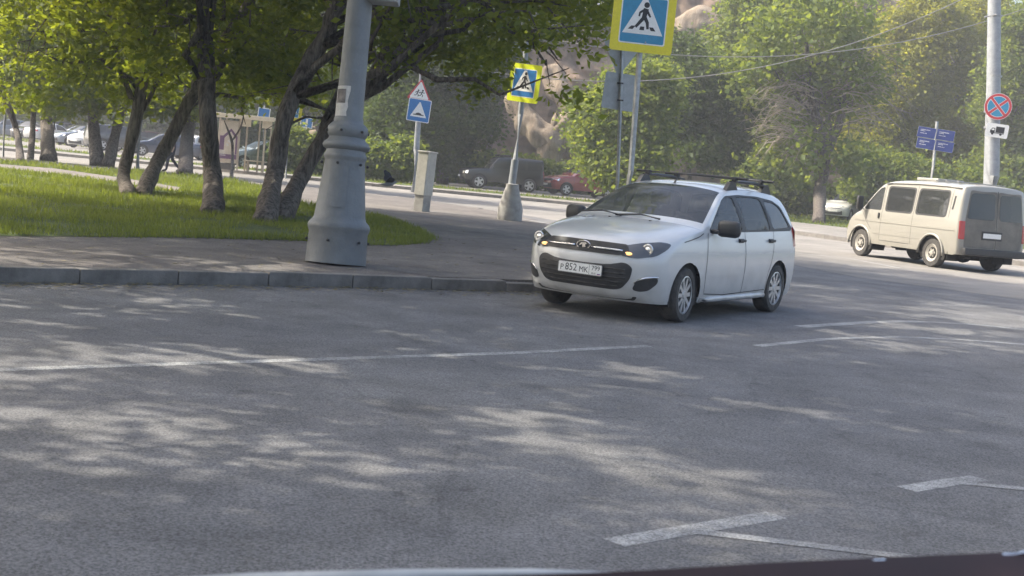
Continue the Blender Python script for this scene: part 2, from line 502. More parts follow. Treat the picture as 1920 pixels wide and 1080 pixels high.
def text_obj(name, txt, size, m, parent, mat4, extrude=0.0008, align='CENTER', sx=1.0):
    cu = bpy.data.curves.new(name, 'FONT')
    cu.body = txt; cu.size = size; cu.extrude = extrude
    cu.align_x = align; cu.align_y = 'CENTER'; cu.resolution_u = 3
    tmp = bpy.data.objects.new(name, cu)
    COL.objects.link(tmp)
    dg = bpy.context.evaluated_depsgraph_get()
    me = bpy.data.meshes.new_from_object(tmp.evaluated_get(dg))
    bpy.data.objects.remove(tmp)
    me.name = name
    me.transform(mat4 @ Matrix.Diagonal((sx, 1, 1, 1)))
    me.materials.clear(); me.materials.append(M[m])
    return link(bpy.data.objects.new(name, me), parent)

# ================================================================== SETTING
def sheet(name, poly, z, m, kind='structure', step=None, thick=0.0):
    """flat area from a ground polygon (x, y); with thickness it is a slab whose top lies at z"""
    pts = [Vector((p[0], p[1])) for p in poly]
    n = len(pts)
    vs, es, fs, *_ = delaunay_2d_cdt(pts, [(i, (i + 1) % n) for i in range(n)], [], 1, 1e-5)
    bm = bmesh.new()
    bv = [bm.verts.new((v.x, v.y, z)) for v in vs]
    for f in fs:
        try: bm.faces.new([bv[i] for i in f])
        except ValueError: pass
    if thick:
        r = bmesh.ops.extrude_face_region(bm, geom=bm.faces[:])
        for g in r['geom']:
            if isinstance(g, bmesh.types.BMVert): g.co.z -= thick
    bmesh.ops.recalc_face_normals(bm, faces=bm.faces)
    if not thick:
        for f in bm.faces:
            if f.normal.z < 0: f.normal_flip()
    o = bm_keep(name, bm, m)
    return tag(o, kind=kind)
def bm_keep(name, bm, m, parent=None, smooth=False):
    me = bpy.data.meshes.new(name)
    bm.to_mesh(me); bm.free()
    me.materials.append(M[m])
    if smooth: me.shade_smooth()
    return link(bpy.data.objects.new(name, me), parent)

ground = mesh_obj('ground', [(-700, -120, -0.02), (700, -120, -0.02), (700, 900, -0.02), (-700, 900, -0.02)], [(0, 1, 2, 3)], 'soil')
tag(ground, kind='structure')
road = sheet('road', [(-60, -25), (60, -25), (60, 12), (40, 24), (24, 62), (24, 75), (-90, 75), (-90, 40), (-40, 36), (-6, 44), (-20, 8)], -0.004, 'asphalt')
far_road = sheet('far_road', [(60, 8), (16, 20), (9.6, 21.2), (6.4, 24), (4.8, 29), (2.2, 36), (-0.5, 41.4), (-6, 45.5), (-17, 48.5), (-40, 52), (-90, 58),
                              (-90, 76), (-25, 63.5), (-6.8, 59), (3, 57.6), (6.2, 53), (11, 42.5), (17, 32), (30, 24), (60, 16)], 0.0, 'far_asphalt')

KERB = [(-19, -1.2), (-9, 7.55), (-4.64, 11.62), (-2.65, 13.3), (-1.52, 14.13), (-0.45, 14.85), (0.7, 15.6), (1.6, 16.7), (2.1, 18.3), (2.15, 21), (1.75, 26), (1.1, 31), (0.0, 36), (-2.2, 40.8), (-6.5, 44.3), (-16.5, 47.2), (-40, 50.8), (-90, 56)]
K2 = spline(KERB, 6)
side_poly = [tuple(p) for p in K2] + [(-90, -1)]
# ground the pavement and the lawn stand on, its edge set back behind the kerb stones
def offset_poly(P, d):
    P = np.asarray(P)
    t = np.gradient(P, axis=0); t /= np.linalg.norm(t, axis=1)[:, None]
    return P + np.stack([-t[:, 1], t[:, 0]], 1) * d
inner = offset_poly(K2, 0.17)
pavement = sheet('pavement', [tuple(p) for p in inner] + [(-90, -1)], 0.13, 'pavement', thick=0.12)
def resample(P, L):
    P = np.asarray(P); s = np.r_[0, np.cumsum(np.linalg.norm(np.diff(P, axis=0), axis=1))]
    q = np.arange(0, s[-1], L)
    return np.stack([np.interp(q, s, P[:, 0]), np.interp(q, s, P[:, 1])], 1)
def kerb_run(name, path, height, L, lim, m='kerb', width=0.165, low=None):
    root = empty(name, (path[0][0], path[0][1], 0)); tag(root, kind='structure')
    q = resample(path, L)
    cache = None
    for a, b in zip(q, q[1:]):
        mid = (a + b) / 2
        if not lim(mid): continue
        if cache is None:
            bm = bmesh.new()
            add_box(bm, (0, 0, 0), (L - 0.007, width, height + 0.06), bevel=0.012)
            o = bm_obj('kerb_stone', bm, m, root, True, angle=20); cache = o
        else:
            o = cache.copy(); COL.objects.link(o)
        d = b - a
        ang = math.atan2(d[1], d[0])
        n = np.array([-d[1], d[0]]) / np.linalg.norm(d)
        c = mid + n * width / 2
        h = height - (low(mid) if low else 0) + random.uniform(-0.006, 0.006)
        o.parent = root
        o.location = (c[0] - path[0][0], c[1] - path[0][1], h - (height + 0.06) / 2)
        o.rotation_euler = (random.uniform(-.012, .012), random.uniform(-.006, .006), ang + random.uniform(-.006, .006))
    return root
kerb_run('kerb', K2, 0.138, 1.0, lambda p: p[0] > -14 and p[1] < 52, low=lambda p: 0.07 * math.exp(-((p[0] - 1.5) / 1.5) ** 2) if p[1] < 40 else 0)

FARK = [(60, 15.6), (30, 23.6), (17, 31.6), (11, 42.1), (6.4, 52.6), (3.2, 57.3), (-6.8, 58.7), (-25, 63.1), (-90, 75.8)]
F2 = spline(FARK, 6)
far_in = offset_poly(F2, -0.2)
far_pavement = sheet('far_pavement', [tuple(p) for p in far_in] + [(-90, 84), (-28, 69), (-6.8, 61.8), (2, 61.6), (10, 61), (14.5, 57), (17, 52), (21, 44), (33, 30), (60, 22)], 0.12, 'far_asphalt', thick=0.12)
kerb_run('far_kerb', offset_poly(F2, -0.2), 0.14, 2.0, lambda p: -40 < p[0] < 26, width=0.2)
far_lawn = sheet('far_lawn', [(-90, 84), (-28, 69), (-6.8, 61.8), (2, 61.6), (10, 61), (14.5, 57), (17, 52), (21, 44), (33, 30), (60, 22), (80, 60), (60, 140), (-120, 150)], 0.125, 'soil')
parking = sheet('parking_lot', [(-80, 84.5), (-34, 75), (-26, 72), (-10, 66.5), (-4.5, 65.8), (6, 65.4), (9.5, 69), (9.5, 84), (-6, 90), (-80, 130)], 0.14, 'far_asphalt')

LAWN = [gp(x, y, 0.15).to_2d() for x, y in ((-500, 447), (0, 440), (150, 441), (350, 443), (600, 450), (690, 457), (740, 458), (790, 454), (812, 446), (780, 428), (730, 410), (700, 403), (650, 396), (560, 378), (500, 352), (440, 337), (367, 328), (310, 324), (250, 318), (175, 316), (90, 307), (0, 299), (-250, 284))]
LAWN = [tuple(p) for p in LAWN]
lawn = sheet('lawn', LAWN, 0.135, 'soil')
PATH = [tuple(gp(x, y, 0.156).to_2d()) for x, y in ((-250, 306), (0, 316), (100, 326), (217, 341), (262, 348), (330, 357), (345, 352), (262, 338), (217, 331), (100, 315), (0, 307), (-250, 292))]
path = sheet('footpath', PATH, 0.145, 'path')

# road paint
def strip_px(name, pa, w, m='mark', z=-0.0025):
    """painted line along ground points, width in metres"""
    P = resample(np.array([tuple(p) for p in pa]), 0.35)
    a, b = offset_poly(P, w / 2), offset_poly(P, -w / 2)
    v, f = [], []
    for i, (p, q) in enumerate(zip(a, b)):
        j1, j2 = noise.noise(Vector((p[0] * 4, p[1] * 4, 1))) * 0.012, noise.noise(Vector((q[0] * 4, q[1] * 4, 5))) * 0.012
        v += [(p[0] + j1, p[1] + j1, z), (q[0] + j2, q[1] + j2, z)]
        if i: f.append((2 * i - 2, 2 * i - 1, 2 * i + 1, 2 * i))
    o = mesh_obj(name, v, f, m)
    return tag(o, kind='structure')
g2 = lambda x, y: tuple(gp(x, y).to_2d())
_l0, _l1 = np.array(g2(0, 692)), np.array(g2(1650, 638))
_dir = (_l1 - _l0) / np.linalg.norm(_l1 - _l0)
strip_px('road_marking', [_l0 - _dir * 9, _l0, np.array(g2(960, 661)), np.array(g2(1250, 646))], 0.105)
strip_px('road_marking', [g2(1150, 1016), g2(1260, 997), g2(1400, 974), g2(1470, 962)], 0.12)
strip_px('road_marking', [g2(1300, 995), g2(1400, 1007), g2(1500, 1019), g2(1640, 1036), g2(1780, 1052)], 0.075, z=-0.001)
strip_px('road_marking', [g2(1700, 916), g2(1780, 903), g2(1880, 889)], 0.12)
strip_px('road_marking', [g2(1800, 904), g2(1860, 910), g2(1960, 920), g2(2150, 944)], 0.08, z=-0.001)
strip_px('road_marking', [g2(1420, 648), g2(1560, 634), g2(1690, 631), g2(1800, 636), g2(1960, 648)], 0.11)
strip_px('road_marking', [g2(1500, 612), g2(1640, 603), g2(1720, 602), g2(1830, 608), g2(1960, 622)], 0.16)
strip_px('road_marking', [g2(790, 383), g2(880, 392), g2(940, 400)], 0.12, z=0.0015)
strip_px('road_marking', [g2(968, 418), g2(1000, 424), g2(1035, 430)], 0.14, z=0.132)
strip_px('road_marking', [g2(1490, 474), g2(1590, 484), g2(1700, 505)], 0.12, z=0.0015)

# ------------------------------------------------------------------ grass
def tri_soup(name, V, Fn, m, kind=None, parent=None, per=3, smooth=False):
    """V: (n*per, 3) array, one face per `per` verts"""
    me = bpy.data.meshes.new(name)
    n = len(V) // per
    me.vertices.add(len(V)); me.vertices.foreach_set('co', np.ascontiguousarray(V, np.float32).ravel())
    me.loops.add(len(V)); me.loops.foreach_set('vertex_index', np.arange(len(V), dtype=np.int32))
    me.polygons.add(n); me.polygons.foreach_set('loop_start', np.arange(0, len(V), per, dtype=np.int32))
    me.polygons.foreach_set('loop_total', np.full(n, per, np.int32))
    me.update(calc_edges=True); me.validate()
    me.materials.append(M[m] if isinstance(m, str) else m)
    o = link(bpy.data.objects.new(name, me), parent)
    return tag(o, kind=kind) if kind else o
def in_poly(P, poly):
    x, y = P[:, 0], P[:, 1]
    c = np.zeros(len(P), bool)
    for (x0, y0), (x1, y1) in zip(poly, poly[1:] + poly[:1]):
        k = ((y0 > y) != (y1 > y))
        with np.errstate(divide='ignore', invalid='ignore'):
            c ^= k & (x < (x1 - x0) * (y - y0) / (y1 - y0) + x0)
    return c
def blades(P, z, hmin, hmax, w):
    n = len(P)
    a = rng.uniform(0, 2 * np.pi, n)
    d = np.stack([np.cos(a), np.sin(a), np.zeros(n)], 1)
    h = rng.uniform(hmin, hmax, n)[:, None]
    ww = (w * rng.uniform(0.6, 1.4, n))[:, None]
    base = np.column_stack([P, np.full(n, z)])
    b = rng.uniform(0, 2 * np.pi, n)
    lean = np.stack([np.cos(b), np.sin(b), np.zeros(n)], 1) * h * rng.uniform(0.1, 0.8, n)[:, None]
    tip = base + lean + np.array([0, 0, 1.0]) * h
    return np.stack([base - d * ww, base + d * ww, tip], 1).reshape(-1, 3)
def scatter(poly, n, xr, yr, clump=0.0):
    P = np.column_stack([rng.uniform(*xr, n), rng.uniform(*yr, n)])
    return P[in_poly(P, poly)]
gs = []
for (yr, xr, n, h, w) in (((11, 22), (-12, 0), 95000, 0.10, 0.006), ((22, 30), (-14, 0), 60000, 0.11, 0.009), ((30, 40), (-18, -2), 45000, 0.12, 0.014), ((40, 56), (-32, -4), 36000, 0.14, 0.022)):
    P = scatter(LAWN, n, xr, yr)
    P = P[~in_poly(P, PATH)]
    k = np.array([noise.noise(Vector((p[0] * 0.9, p[1] * 0.9, 0))) for p in P])
    P = P[rng.uniform(-0.5, 0.32, len(P)) < k]
    gs.append(blades(P, 0.148, h * 0.35, h * 1.15, w))
eb = resample(np.array([LAWN[i] for i in range(2, 12)]), 0.012)
eb = eb + rng.normal(0, 1, eb.shape) * np.array([0.05, 0.05]) + offset_poly(eb, 0.03) - eb
kk = np.array([noise.noise(Vector((p[0] * 2.5, p[1] * 2.5, 4))) for p in eb])
eb2 = eb[kk > -0.1] + rng.normal(0, 0.09, (int((kk > -0.1).sum()), 2))
gs += [blades(eb, 0.132, 0.03, 0.11, 0.006), blades(eb2, 0.132, 0.03, 0.1, 0.006)]
tri_soup('grass', np.concatenate(gs), None, 'grass', kind='stuff')
FARL = [(-60, 77), (-28, 69), (-6.8, 61.8), (2, 61.6), (10, 61), (14.5, 57), (17, 52), (21, 44), (33, 30), (40, 36), (24, 66), (9.6, 68.5), (6, 65.2), (-4.5, 65.6), (-10, 66.3), (-26, 71.8), (-34, 74.8), (-60, 80)]
P = scatter(FARL, 70000, (-60, 40), (30, 82))
gs = [blades(P, 0.12, 0.05, 0.2, 0.03)]
P = scatter([(9.6, 68), (24, 66), (30, 95), (-45, 100), (-60, 130), (-60, 85), (-6, 90.5), (9.6, 84.5)], 20000, (-60, 40), (60, 100))
gs.append(blades(P, 0.12, 0.06, 0.25, 0.05))
tri_soup('grass', np.concatenate(gs), None, 'grass', kind='stuff')

# ------------------------------------------------------------------ foliage and trees
def leaf_soup(cl, per, spread, ln, wd, droop=0.35):
    """clusters cl (n,3): `per` folded leaves round each"""
    n = len(cl) * per
    c = np.repeat(cl, per, 0) + rng.normal(0, 1, (n, 3)) * np.array([spread, spread, spread * 0.75])
    d = rng.normal(0, 1, (n, 3)); d[:, 2] = d[:, 2] * 0.5 - droop
    d /= np.linalg.norm(d, axis=1)[:, None]
    s = np.cross(d, rng.normal(0, 1, (n, 3))); s /= np.linalg.norm(s, axis=1)[:, None]
    k = rng.uniform(0.45, 1.6, n)[:, None]
    L, W = d * ln * k, s * wd * k
    up = np.cross(d, s) * (wd * 0.35) * k
    return np.stack([c, c + L * 0.45 + W + up, c + L, c + L * 0.45 - W + up], 1).reshape(-1, 3)
def crown_points(blobs, n, hollow=0.35, gaps=0.0, seed=0, gscale=0.6):
    """points through the volume of ellipsoid blobs (cx, cy, cz, rx, ry, rz), thinner inside, torn by noise"""
    w = np.array([(b[3] * b[4] * b[5]) ** 0.75 for b in blobs]); w /= w.sum()
    out = []
    for b, k in zip(blobs, w):
        m = int(n * k) + 1
        u = rng.normal(0, 1, (m * 2, 3)); u /= np.linalg.norm(u, axis=1)[:, None]
        r = (hollow ** 3 + (1 - hollow ** 3) * rng.uniform(0, 1, m * 2)) ** (1 / 3)
        lump = np.array([1 + 0.28 * noise.noise(Vector(tuple(q * 2.2 + seed))) for q in u])
        p = u * (r * lump)[:, None] * np.array(b[3:6]) + np.array(b[:3])
        if gaps:
            g = np.array([noise.noise(Vector(tuple(q * gscale + seed * 3.1))) for q in p])
            p = p[g > -0.5 + gaps]
        out.append(p[:m])
    return np.concatenate(out)
def limb_path(a, b, k=6, sag=0.2, jit=0.12):
    a, b = Vector(a), Vector(b)
    L = (b - a).length
    pts = []
    for i in range(k + 1):
        t = i / k
        p = a.lerp(b, t) + Vector((0, 0, 1)) * sag * L * math.sin(math.pi * t) * 0.5
        if 0 < i < k: p += Vector((random.gauss(0, 1), random.gauss(0, 1), random.gauss(0, 1))) * jit * L / k
        pts.append(p)
    return pts
def trunk_mesh(bm, pts, radii, seg=14, limbs=(), wob=0.22):
    c = np.column_stack([np.array([tuple(p) for p in pts]), np.array(radii)])
    s = spline(c, 5)
    add_tube(bm, [Vector(q[:3]) for q in s], [max(0.012, q[3]) for q in s], seg, True, wob, 2.6)
    return s
def make_tree(label, base, trunks, blobs, leaf, nclus, per, spread, ln, wd, group, cat='tree', bark='bark', limbs=10, gaps=0.12, hollow=0.35, name='tree', seed=0, cscale=0.6, lr=0.05, flare=1.2):
    """trunks: list of ([world points], [radii]); blobs in world coordinates"""
    base = Vector(base)
    root = empty(name, base)
    tag(root, label, cat, group)
    for ti, (pts, rad) in enumerate(trunks):
        bm = bmesh.new()
        loc = [Vector(p) - base for p in pts]
        rad = list(rad)
        if loc[0].length < 1.2:
            d0 = (loc[1] - loc[0])
            loc = [loc[0] - Vector((0, 0, 0.12)), loc[0] + d0 * 0.18] + loc[1:]
            rad = [rad[0] * flare, rad[0]] + rad[1:]
        s = trunk_mesh(bm, loc, rad)
        if limbs and blobs is not None and len(blobs):
            for k in range(limbs):
                i = random.randint(int(len(s) * 0.45), len(s) - 1)
                a = Vector(s[i][:3]); r0 = min(s[i][3] * 0.6, 0.12)
                b = random.choice(blobs)
                q = Vector(b[:3]) - base + Vector((random.uniform(-.8, .8) * b[3], random.uniform(-.8, .8) * b[4], random.uniform(-.6, .7) * b[5]))
                if (q - a).length > 9: q = a + (q - a).normalized() * 9
                lp = limb_path(a, q, 6, 0.15, 0.35)
                add_tube(bm, lp, [max(0.008, r0 * (1 - j / 6.6)) for j in range(7)], 6)
                for _ in range(2):
                    j = random.randint(2, 5)
                    e = lp[j] + Vector((random.gauss(0, 1), random.gauss(0, 1), random.gauss(0.1, .7))) * 0.9
                    add_tube(bm, limb_path(lp[j], e, 4, 0.1, 0.4), [max(0.006, r0 * .4 * (1 - t / 4.6)) for t in range(5)], 5)
        bm_obj('trunk', bm, bark, root, True)
    if blobs:
        P = crown_points(blobs, nclus, hollow, gaps, seed, cscale) - np.array(base)
        tri_soup('crown', leaf_soup(P, per, spread, ln, wd), None, leaf, parent=root, per=4)
    return root
def pxpath(pts, dist):
    return [at(x, y, dist) for x, y in pts]
def bl(px, py, dist, rx, ry, rz):
    q = at(px, py, dist)
    return (q.x, q.y, q.z, rx, ry, rz)
LG = 'trees on the near lawn'
def sc(d): return d / FPX            # metres per photo pixel at a distance
# two leaning trunks and the big upright one, nearest to the road
def near_tree(label, px, rpx, dist, blobs, seed, n=900, group=LG, top=None, **k):
    pts = pxpath(px, dist)
    base = gp(*px[0], 0.14); pts[0] = base.copy()
    for i in range(1, len(pts)):
        pts[i].y += 0.15 * math.sin(i * 1.7 + seed)
    if top: pts += [Vector(t) for t in top]
    rad = [r * sc(dist) * (0.86 if dist < 31 else 0.72) for r in rpx]
    opts = dict(limbs=7, gaps=0.2, seed=seed, cscale=0.9); opts.update(k)
    return make_tree(label, base, [(pts, rad)], blobs, opts.pop('leaf', 'leaf_shade'), int(n * .31), opts.pop('per', 84), opts.pop('spread', 0.25), opts.pop('ln', 0.15), opts.pop('wd', 0.036), group, **opts)
near_tree('thick upright rough-barked trunk alone on the lawn, left of two leaning trunks', [(400, 402), (397, 330), (393, 230), (388, 120), (384, 20)], [24, 20, 19, 19, 17, 12, 6], 25.4,
          [(-7.0, 25.5, 7.4, 3.6, 3.2, 3.6), (-5.2, 24.3, 5.2, 2.0, 2.0, 1.3), (-8.6, 26.5, 4.7, 2.2, 2.0, 1.3), bl(330, 60, 25, 1.5, 1.3, .7), bl(440, 110, 26, 1.3, 1.2, .7)], 1, 1050, top=[(-6.2, 25.6, 6.5), (-6.5, 25.7, 9)])
near_tree('dark trunk leaning right, leaving the frame top behind the tall lamp post', [(497, 418), (516, 325), (537, 220), (572, 130), (612, 60), (642, 0)], [24, 20, 19, 19, 17, 16, 9], 24.2,
          [(-2.6, 24.4, 8.2, 3.4, 3.0, 3.4), (-0.6, 23.6, 5.6, 1.9, 1.7, 1.0), (0.6, 23.2, 5.3, 1.2, 1.1, 0.8), bl(520, 90, 25.5, 1.3, 1.2, .7), bl(830, 60, 23, 1.2, 1, .7), bl(950, 70, 22.5, .7, .6, .5), bl(1085, 50, 22.5, .9, .7, .55), bl(1062, 150, 22.5, .3, .3, .3), (-3.2, 23.8, 11.2, 3.6, 2.9, 2.6)], 2, 1150, top=[(-2.2, 24.4, 7.2)])
near_tree('dark trunk leaning far right, its upper half hidden by the tall lamp post', [(528, 411), (562, 340), (612, 252), (662, 190), (712, 140)], [24, 18, 17, 16, 14, 9], 25.3,
          [(-0.2, 26.6, 7.6, 3.4, 2.8, 3.2), (0.4, 25.6, 5.2, 1.5, 1.4, 1.0), (-2.2, 27.2, 5.2, 1.8, 1.6, 1.1), bl(730, 80, 26, .9, .8, .5), bl(890, 120, 25, .6, .6, .45), bl(850, 70, 26, 1.3, 1.1, .7)], 3, 1100, top=[(-0.6, 25.8, 6.2)])
near_tree('curved dark trunk on the lawn that rises steeply beside its leaning twin', [(240, 366), (234, 325), (246, 250), (266, 150), (282, 40)], [16, 13, 13, 13, 12, 8], 29.5,
          [(-9.2, 30, 8, 3.4, 3.2, 3.6), (-9.8, 29.5, 4.6, 2.0, 1.8, 1.2), bl(120, 60, 29, 1.8, 1.4, .8), bl(60, 130, 29, 1.3, 1.2, .7), bl(210, 130, 30, 1.3, 1.2, .8)], 4, 950, top=[(-7.8, 29.7, 7)])
near_tree('dark trunk leaning right across the parked navy sedan', [(266, 366), (300, 292), (345, 205), (388, 130), (420, 80)], [17, 15, 14, 13, 11, 7], 29.7,
          [(-5.2, 30.4, 7.4, 3.2, 2.8, 3.2), (-5.8, 30.8, 4.8, 2.0, 1.8, 1.2), bl(330, 120, 31, 1.4, 1.2, .8), bl(470, 150, 31, 1.3, 1.2, .8), bl(560, 100, 31, 1.5, 1.2, .9)], 5, 950, top=[(-5.6, 30, 6.4)])
G2 = 'trees along the footpath'
near_tree('slim dark trunk bending left at the far left edge of the lawn', [(38, 303), (30, 252), (16, 200), (2, 165)], [10, 8, 8, 7, 5], 48, [(-19.5, 48, 8, 3.5, 3, 4), (-20.5, 47.5, 4.8, 2.2, 2, 1.2), bl(30, 110, 47, 2, 1.6, 1.0), bl(110, 160, 47, 1.6, 1.4, .9)], 6, 850, G2, top=[(-19.6, 48, 6)], ln=0.2, wd=0.055, leaf='leaf_mid')
near_tree('slim straight trunk just left of the thickest trunk by the footpath', [(57, 298), (60, 225), (62, 150), (63, 90)], [8, 7, 6, 6, 4], 50, [(-19, 50.5, 9, 3, 3, 4)], 7, 500, G2, top=[(-18.6, 50, 9)], ln=0.2, wd=0.055)
near_tree('thickest dark trunk by the footpath at the left, spreading into branches', [(92, 300), (89, 240), (88, 180), (90, 110)], [19, 15, 14, 12, 7], 52, [(-18.6, 52, 9.5, 4, 3.5, 4.5), (-17, 51, 5.2, 2.4, 2, 1.3), bl(130, 130, 50, 2, 1.6, 1.0), bl(30, 170, 50, 1.6, 1.4, .8)], 8, 1000, G2, top=[(-18.8, 52.3, 8)], ln=0.2, wd=0.055)
near_tree('upright left stem of the forked pair of trunks by the footpath', [(183, 308), (177, 220), (173, 140), (172, 70)], [17, 14, 13, 11, 6], 50.5, [(-16.5, 51, 9, 3.6, 3.2, 4.4), (-15.6, 50, 5.3, 2.2, 2, 1.2), bl(230, 150, 49, 2, 1.6, 1.1), bl(140, 190, 49, 1.4, 1.2, .7)], 9, 950, G2, top=[(-16.4, 50.8, 8.5)], ln=0.2, wd=0.055)
near_tree('right stem leaning right of the forked pair of trunks by the footpath', [(203, 310), (222, 235), (243, 150), (255, 80)], [15, 12, 12, 10, 6], 50.5, [(-14, 51, 8.6, 3.4, 3, 4.2)], 10, 700, G2, top=[(-14, 51, 8)], ln=0.2, wd=0.055)
near_tree('dark straight trunk standing behind the walking person', [(347, 328), (352, 250), (360, 170), (366, 100)], [18, 16, 15, 13, 8], 50, [(-12, 50.5, 9, 3.6, 3.2, 4.4), (-11.4, 50, 5.0, 2.4, 2, 1.2), bl(300, 150, 49, 1.8, 1.6, 1.1), bl(440, 160, 49, 1.9, 1.6, 1.1), bl(320, 215, 49, 1.0, 1, .5), bl(580, 150, 50, 2.0, 1.6, 1.2)], 11, 1050, G2, top=[(-12, 50.5, 8.5)], ln=0.2, wd=0.055)
# young sapling in front of the shelter
sap = gp(434, 334, 0.14)
_sd_ = 51
make_tree('thin bare sapling in front of the bus shelter', sap, [([sap, at(436, 290, _sd_), at(434, 262, _sd_), at(420, 225, _sd_)], [.07, .055, .05, .015]), ([at(434, 266, _sd_), at(452, 236, _sd_), at(460, 195, _sd_)], [.04, .03, .01])], None, None, 0, 0, 0, 0, 0, None)
# the same street row goes on beyond the left edge of the frame and shades the road
def copy_tree_at(src, loc, rot, s, label, group):
    c = copy_tree(src); c.location = loc; c.rotation_euler = (0, 0, rot); c.scale = (s, s, s)
    c['label'] = label
    if group: c['group'] = group
    return c
SLAB = 'street tree outside the frame to the left, its crown shading the road'
src = make_tree(SLAB, (-8.6, 10.5, 0.14), [([(-8.6, 10.5, .14), (-8.5, 10.5, 3), (-8.2, 10.6, 7), (-8.0, 10.5, 12)], [.26, .22, .18, .08])],
                [(-8.0, 10.6, 10.5, 5.0, 4.6, 4.6), (-5.0, 10.2, 8.5, 3.0, 3.2, 2.2), (-10.6, 11.6, 7, 2.6, 2.6, 1.8)], 'leaf_shade', 290, 105, 0.25, 0.17, 0.05, 'street trees shading the road', gaps=0.15, cscale=0.8, seed=20, hollow=0.2)
for (x, y, r, s) in ((-8.8, 4.4, 4.0, 0.95), (-9.4, 16.8, 5.2, 1.0), (-7.0, -2.2, 2.0, 1.0), (-9.9, 23.0, 3.1, 1.12), (-13.6, 18.6, 0.8, 1.0)):
    copy_tree_at(src, (x, y, 0.1), r, s, SLAB, 'street trees shading the road')

# trees across the far road
FG = 'trees beyond the far road'
def far_tree(label, bpx, dist, h, blobs_rel, leaf, n, seed, group=FG, tr=0.25, ln=0.34, wd=0.13, lean=0, spread=0.5, per=26, **k):
    b = gp(*bpx, 0.12) if bpx[1] else None
    if b is None or (b - CAM).length > dist * 1.3:
        b = at(bpx[0], 300, dist); b.z = 0.1
    blobs = [(b.x + q[0], b.y + q[1], q[2], q[3], q[4], q[5]) for q in blobs_rel]
    pts = [b, b + Vector((lean * .3, 0, h * .25)), b + Vector((lean * .7, 0.1, h * .5)), b + Vector((lean, 0, h * .85))]
    o = dict(limbs=8, gaps=0.12, seed=seed); o.update(k)
    return make_tree(label, b, [(pts, [tr, tr * .85, tr * .65, .06])], blobs, leaf, n, per, spread, ln, wd, group, **o)
def by_x(px, dist): 
    p = at(px, 300, dist); p.z = 0.1
    return p
def free_tree(label, bx, dist, blobs, leaf, n, seed, group=FG, tr=0.25, ln=0.23, wd=0.068, spread=0.42, per=56, name='tree', cat='tree', top=None, **k):
    b = by_x(bx, dist)
    t = Vector(blobs[0][:3]) if top is None else Vector(top)
    pts = [b, b.lerp(t, .35), b.lerp(t, .7), t]
    o = dict(limbs=8, gaps=0.12, seed=seed); o.update(k)
    return make_tree(label, b, [(pts, [tr, tr * .85, tr * .65, .06])], blobs, leaf, int(n * .6), int(per * 1.7), spread, ln, wd, group, cat, name=name, **o)
# big pruned tree with the bare twigs, right of the white car
tb = gp(1535, 418, 0.13)
TD = 66.5
twig_tree = make_tree('tall tree on the far verge right of the white car, full of bare drooping twigs', tb,
    [([tb, at(1538, 350, TD), at(1545, 300, TD), at(1535, 240, TD), at(1520, 170, TD), at(1510, 60, TD)], [.3, .3, .3, .26, .18, .08]),
     ([at(1542, 300, TD), at(1570, 240, TD), at(1590, 170, TD), at(1600, 60, TD)], [.26, .22, .16, .06])],
    [bl(1520, 60, TD, 3.4, 2.6, 3.0), bl(1420, 130, TD, 1.8, 1.8, 1.4), bl(1600, 130, TD, 2.4, 2, 2.4), bl(1545, 300, TD - 1, 2.2, 1.4, 1.3), bl(1460, 300, TD, 1.5, 1.2, 1.0), bl(1500, 200, TD + .8, 2.8, 1.4, 2.0)],
    'leaf_mid', 520, 24, 0.42, 0.26, 0.1, None, limbs=10, gaps=0.3, seed=31)
bm = bmesh.new()
for k in range(95):
    side = -1 if random.random() < 0.62 else 1
    x0, y0 = (random.uniform(1490, 1545), random.uniform(150, 290)) if side < 0 else (random.uniform(1545, 1610), random.uniform(90, 260))
    L = random.uniform(50, 125)
    dz = random.uniform(-14, 75)
    d0 = TD - random.uniform(0.2, 1.6)
    pts = []
    for j in range(8):
        t = j / 7
        pts.append(at(x0 + side * L * t + random.gauss(0, 2.2), y0 - 20 * math.sin(t * 2.4) + dz * t * t + random.gauss(0, 3.0), d0 - t * random.uniform(.2, 0.6)) - tb)
    add_tube(bm, pts, [0.035 * (1 - t / 8.4) for t in range(8)], 5)
    for _ in range(2):
        j = random.randint(2, 5)
        e = pts[j] + Vector((side * random.uniform(.3, 1.0), random.uniform(-.4, .2), random.uniform(-.7, .5)))
        add_tube(bm, limb_path(pts[j], e, 4, 0.1, .3), [0.016, .014, .011, .008, .006], 4)
o = bm_obj('twigs', bm, 'twig', twig_tree, True); tag(o, kind='stuff')

free_tree('leafy light green tree behind the two grey sign poles', 1160, 62, [bl(1165, 235, 62, 2.3, 1.6, 2.3), bl(1142, 285, 61.5, 1.1, 1.0, 1.2), bl(1190, 320, 61, 1.5, 1.2, 1.1), bl(1210, 170, 62, 1.6, 1.4, 1.4)], 'leaf_mid', 620, 41, tr=.16)
free_tree('dense green tree with a dark trunk above the white car roof', 1300, 70, [bl(1280, 180, 70, 2.8, 2, 2.4), bl(1350, 230, 70, 2.0, 1.8, 1.8), bl(1240, 120, 71, 2.0, 1.7, 1.7), bl(1330, 285, 69, 1.4, 1.2, 0.8)], 'leaf_dark', 760, 42, tr=.28)
free_tree('tall leafy green tree left of the twiggy tree, crown leaving the frame', 1420, 78, [bl(1400, 130, 78, 3.4, 2.4, 3.0), bl(1400, 260, 78, 2.8, 2, 2.4), bl(1450, 20, 78, 3.2, 2.4, 2.6)], 'leaf_mid', 900, 43, tr=.3)
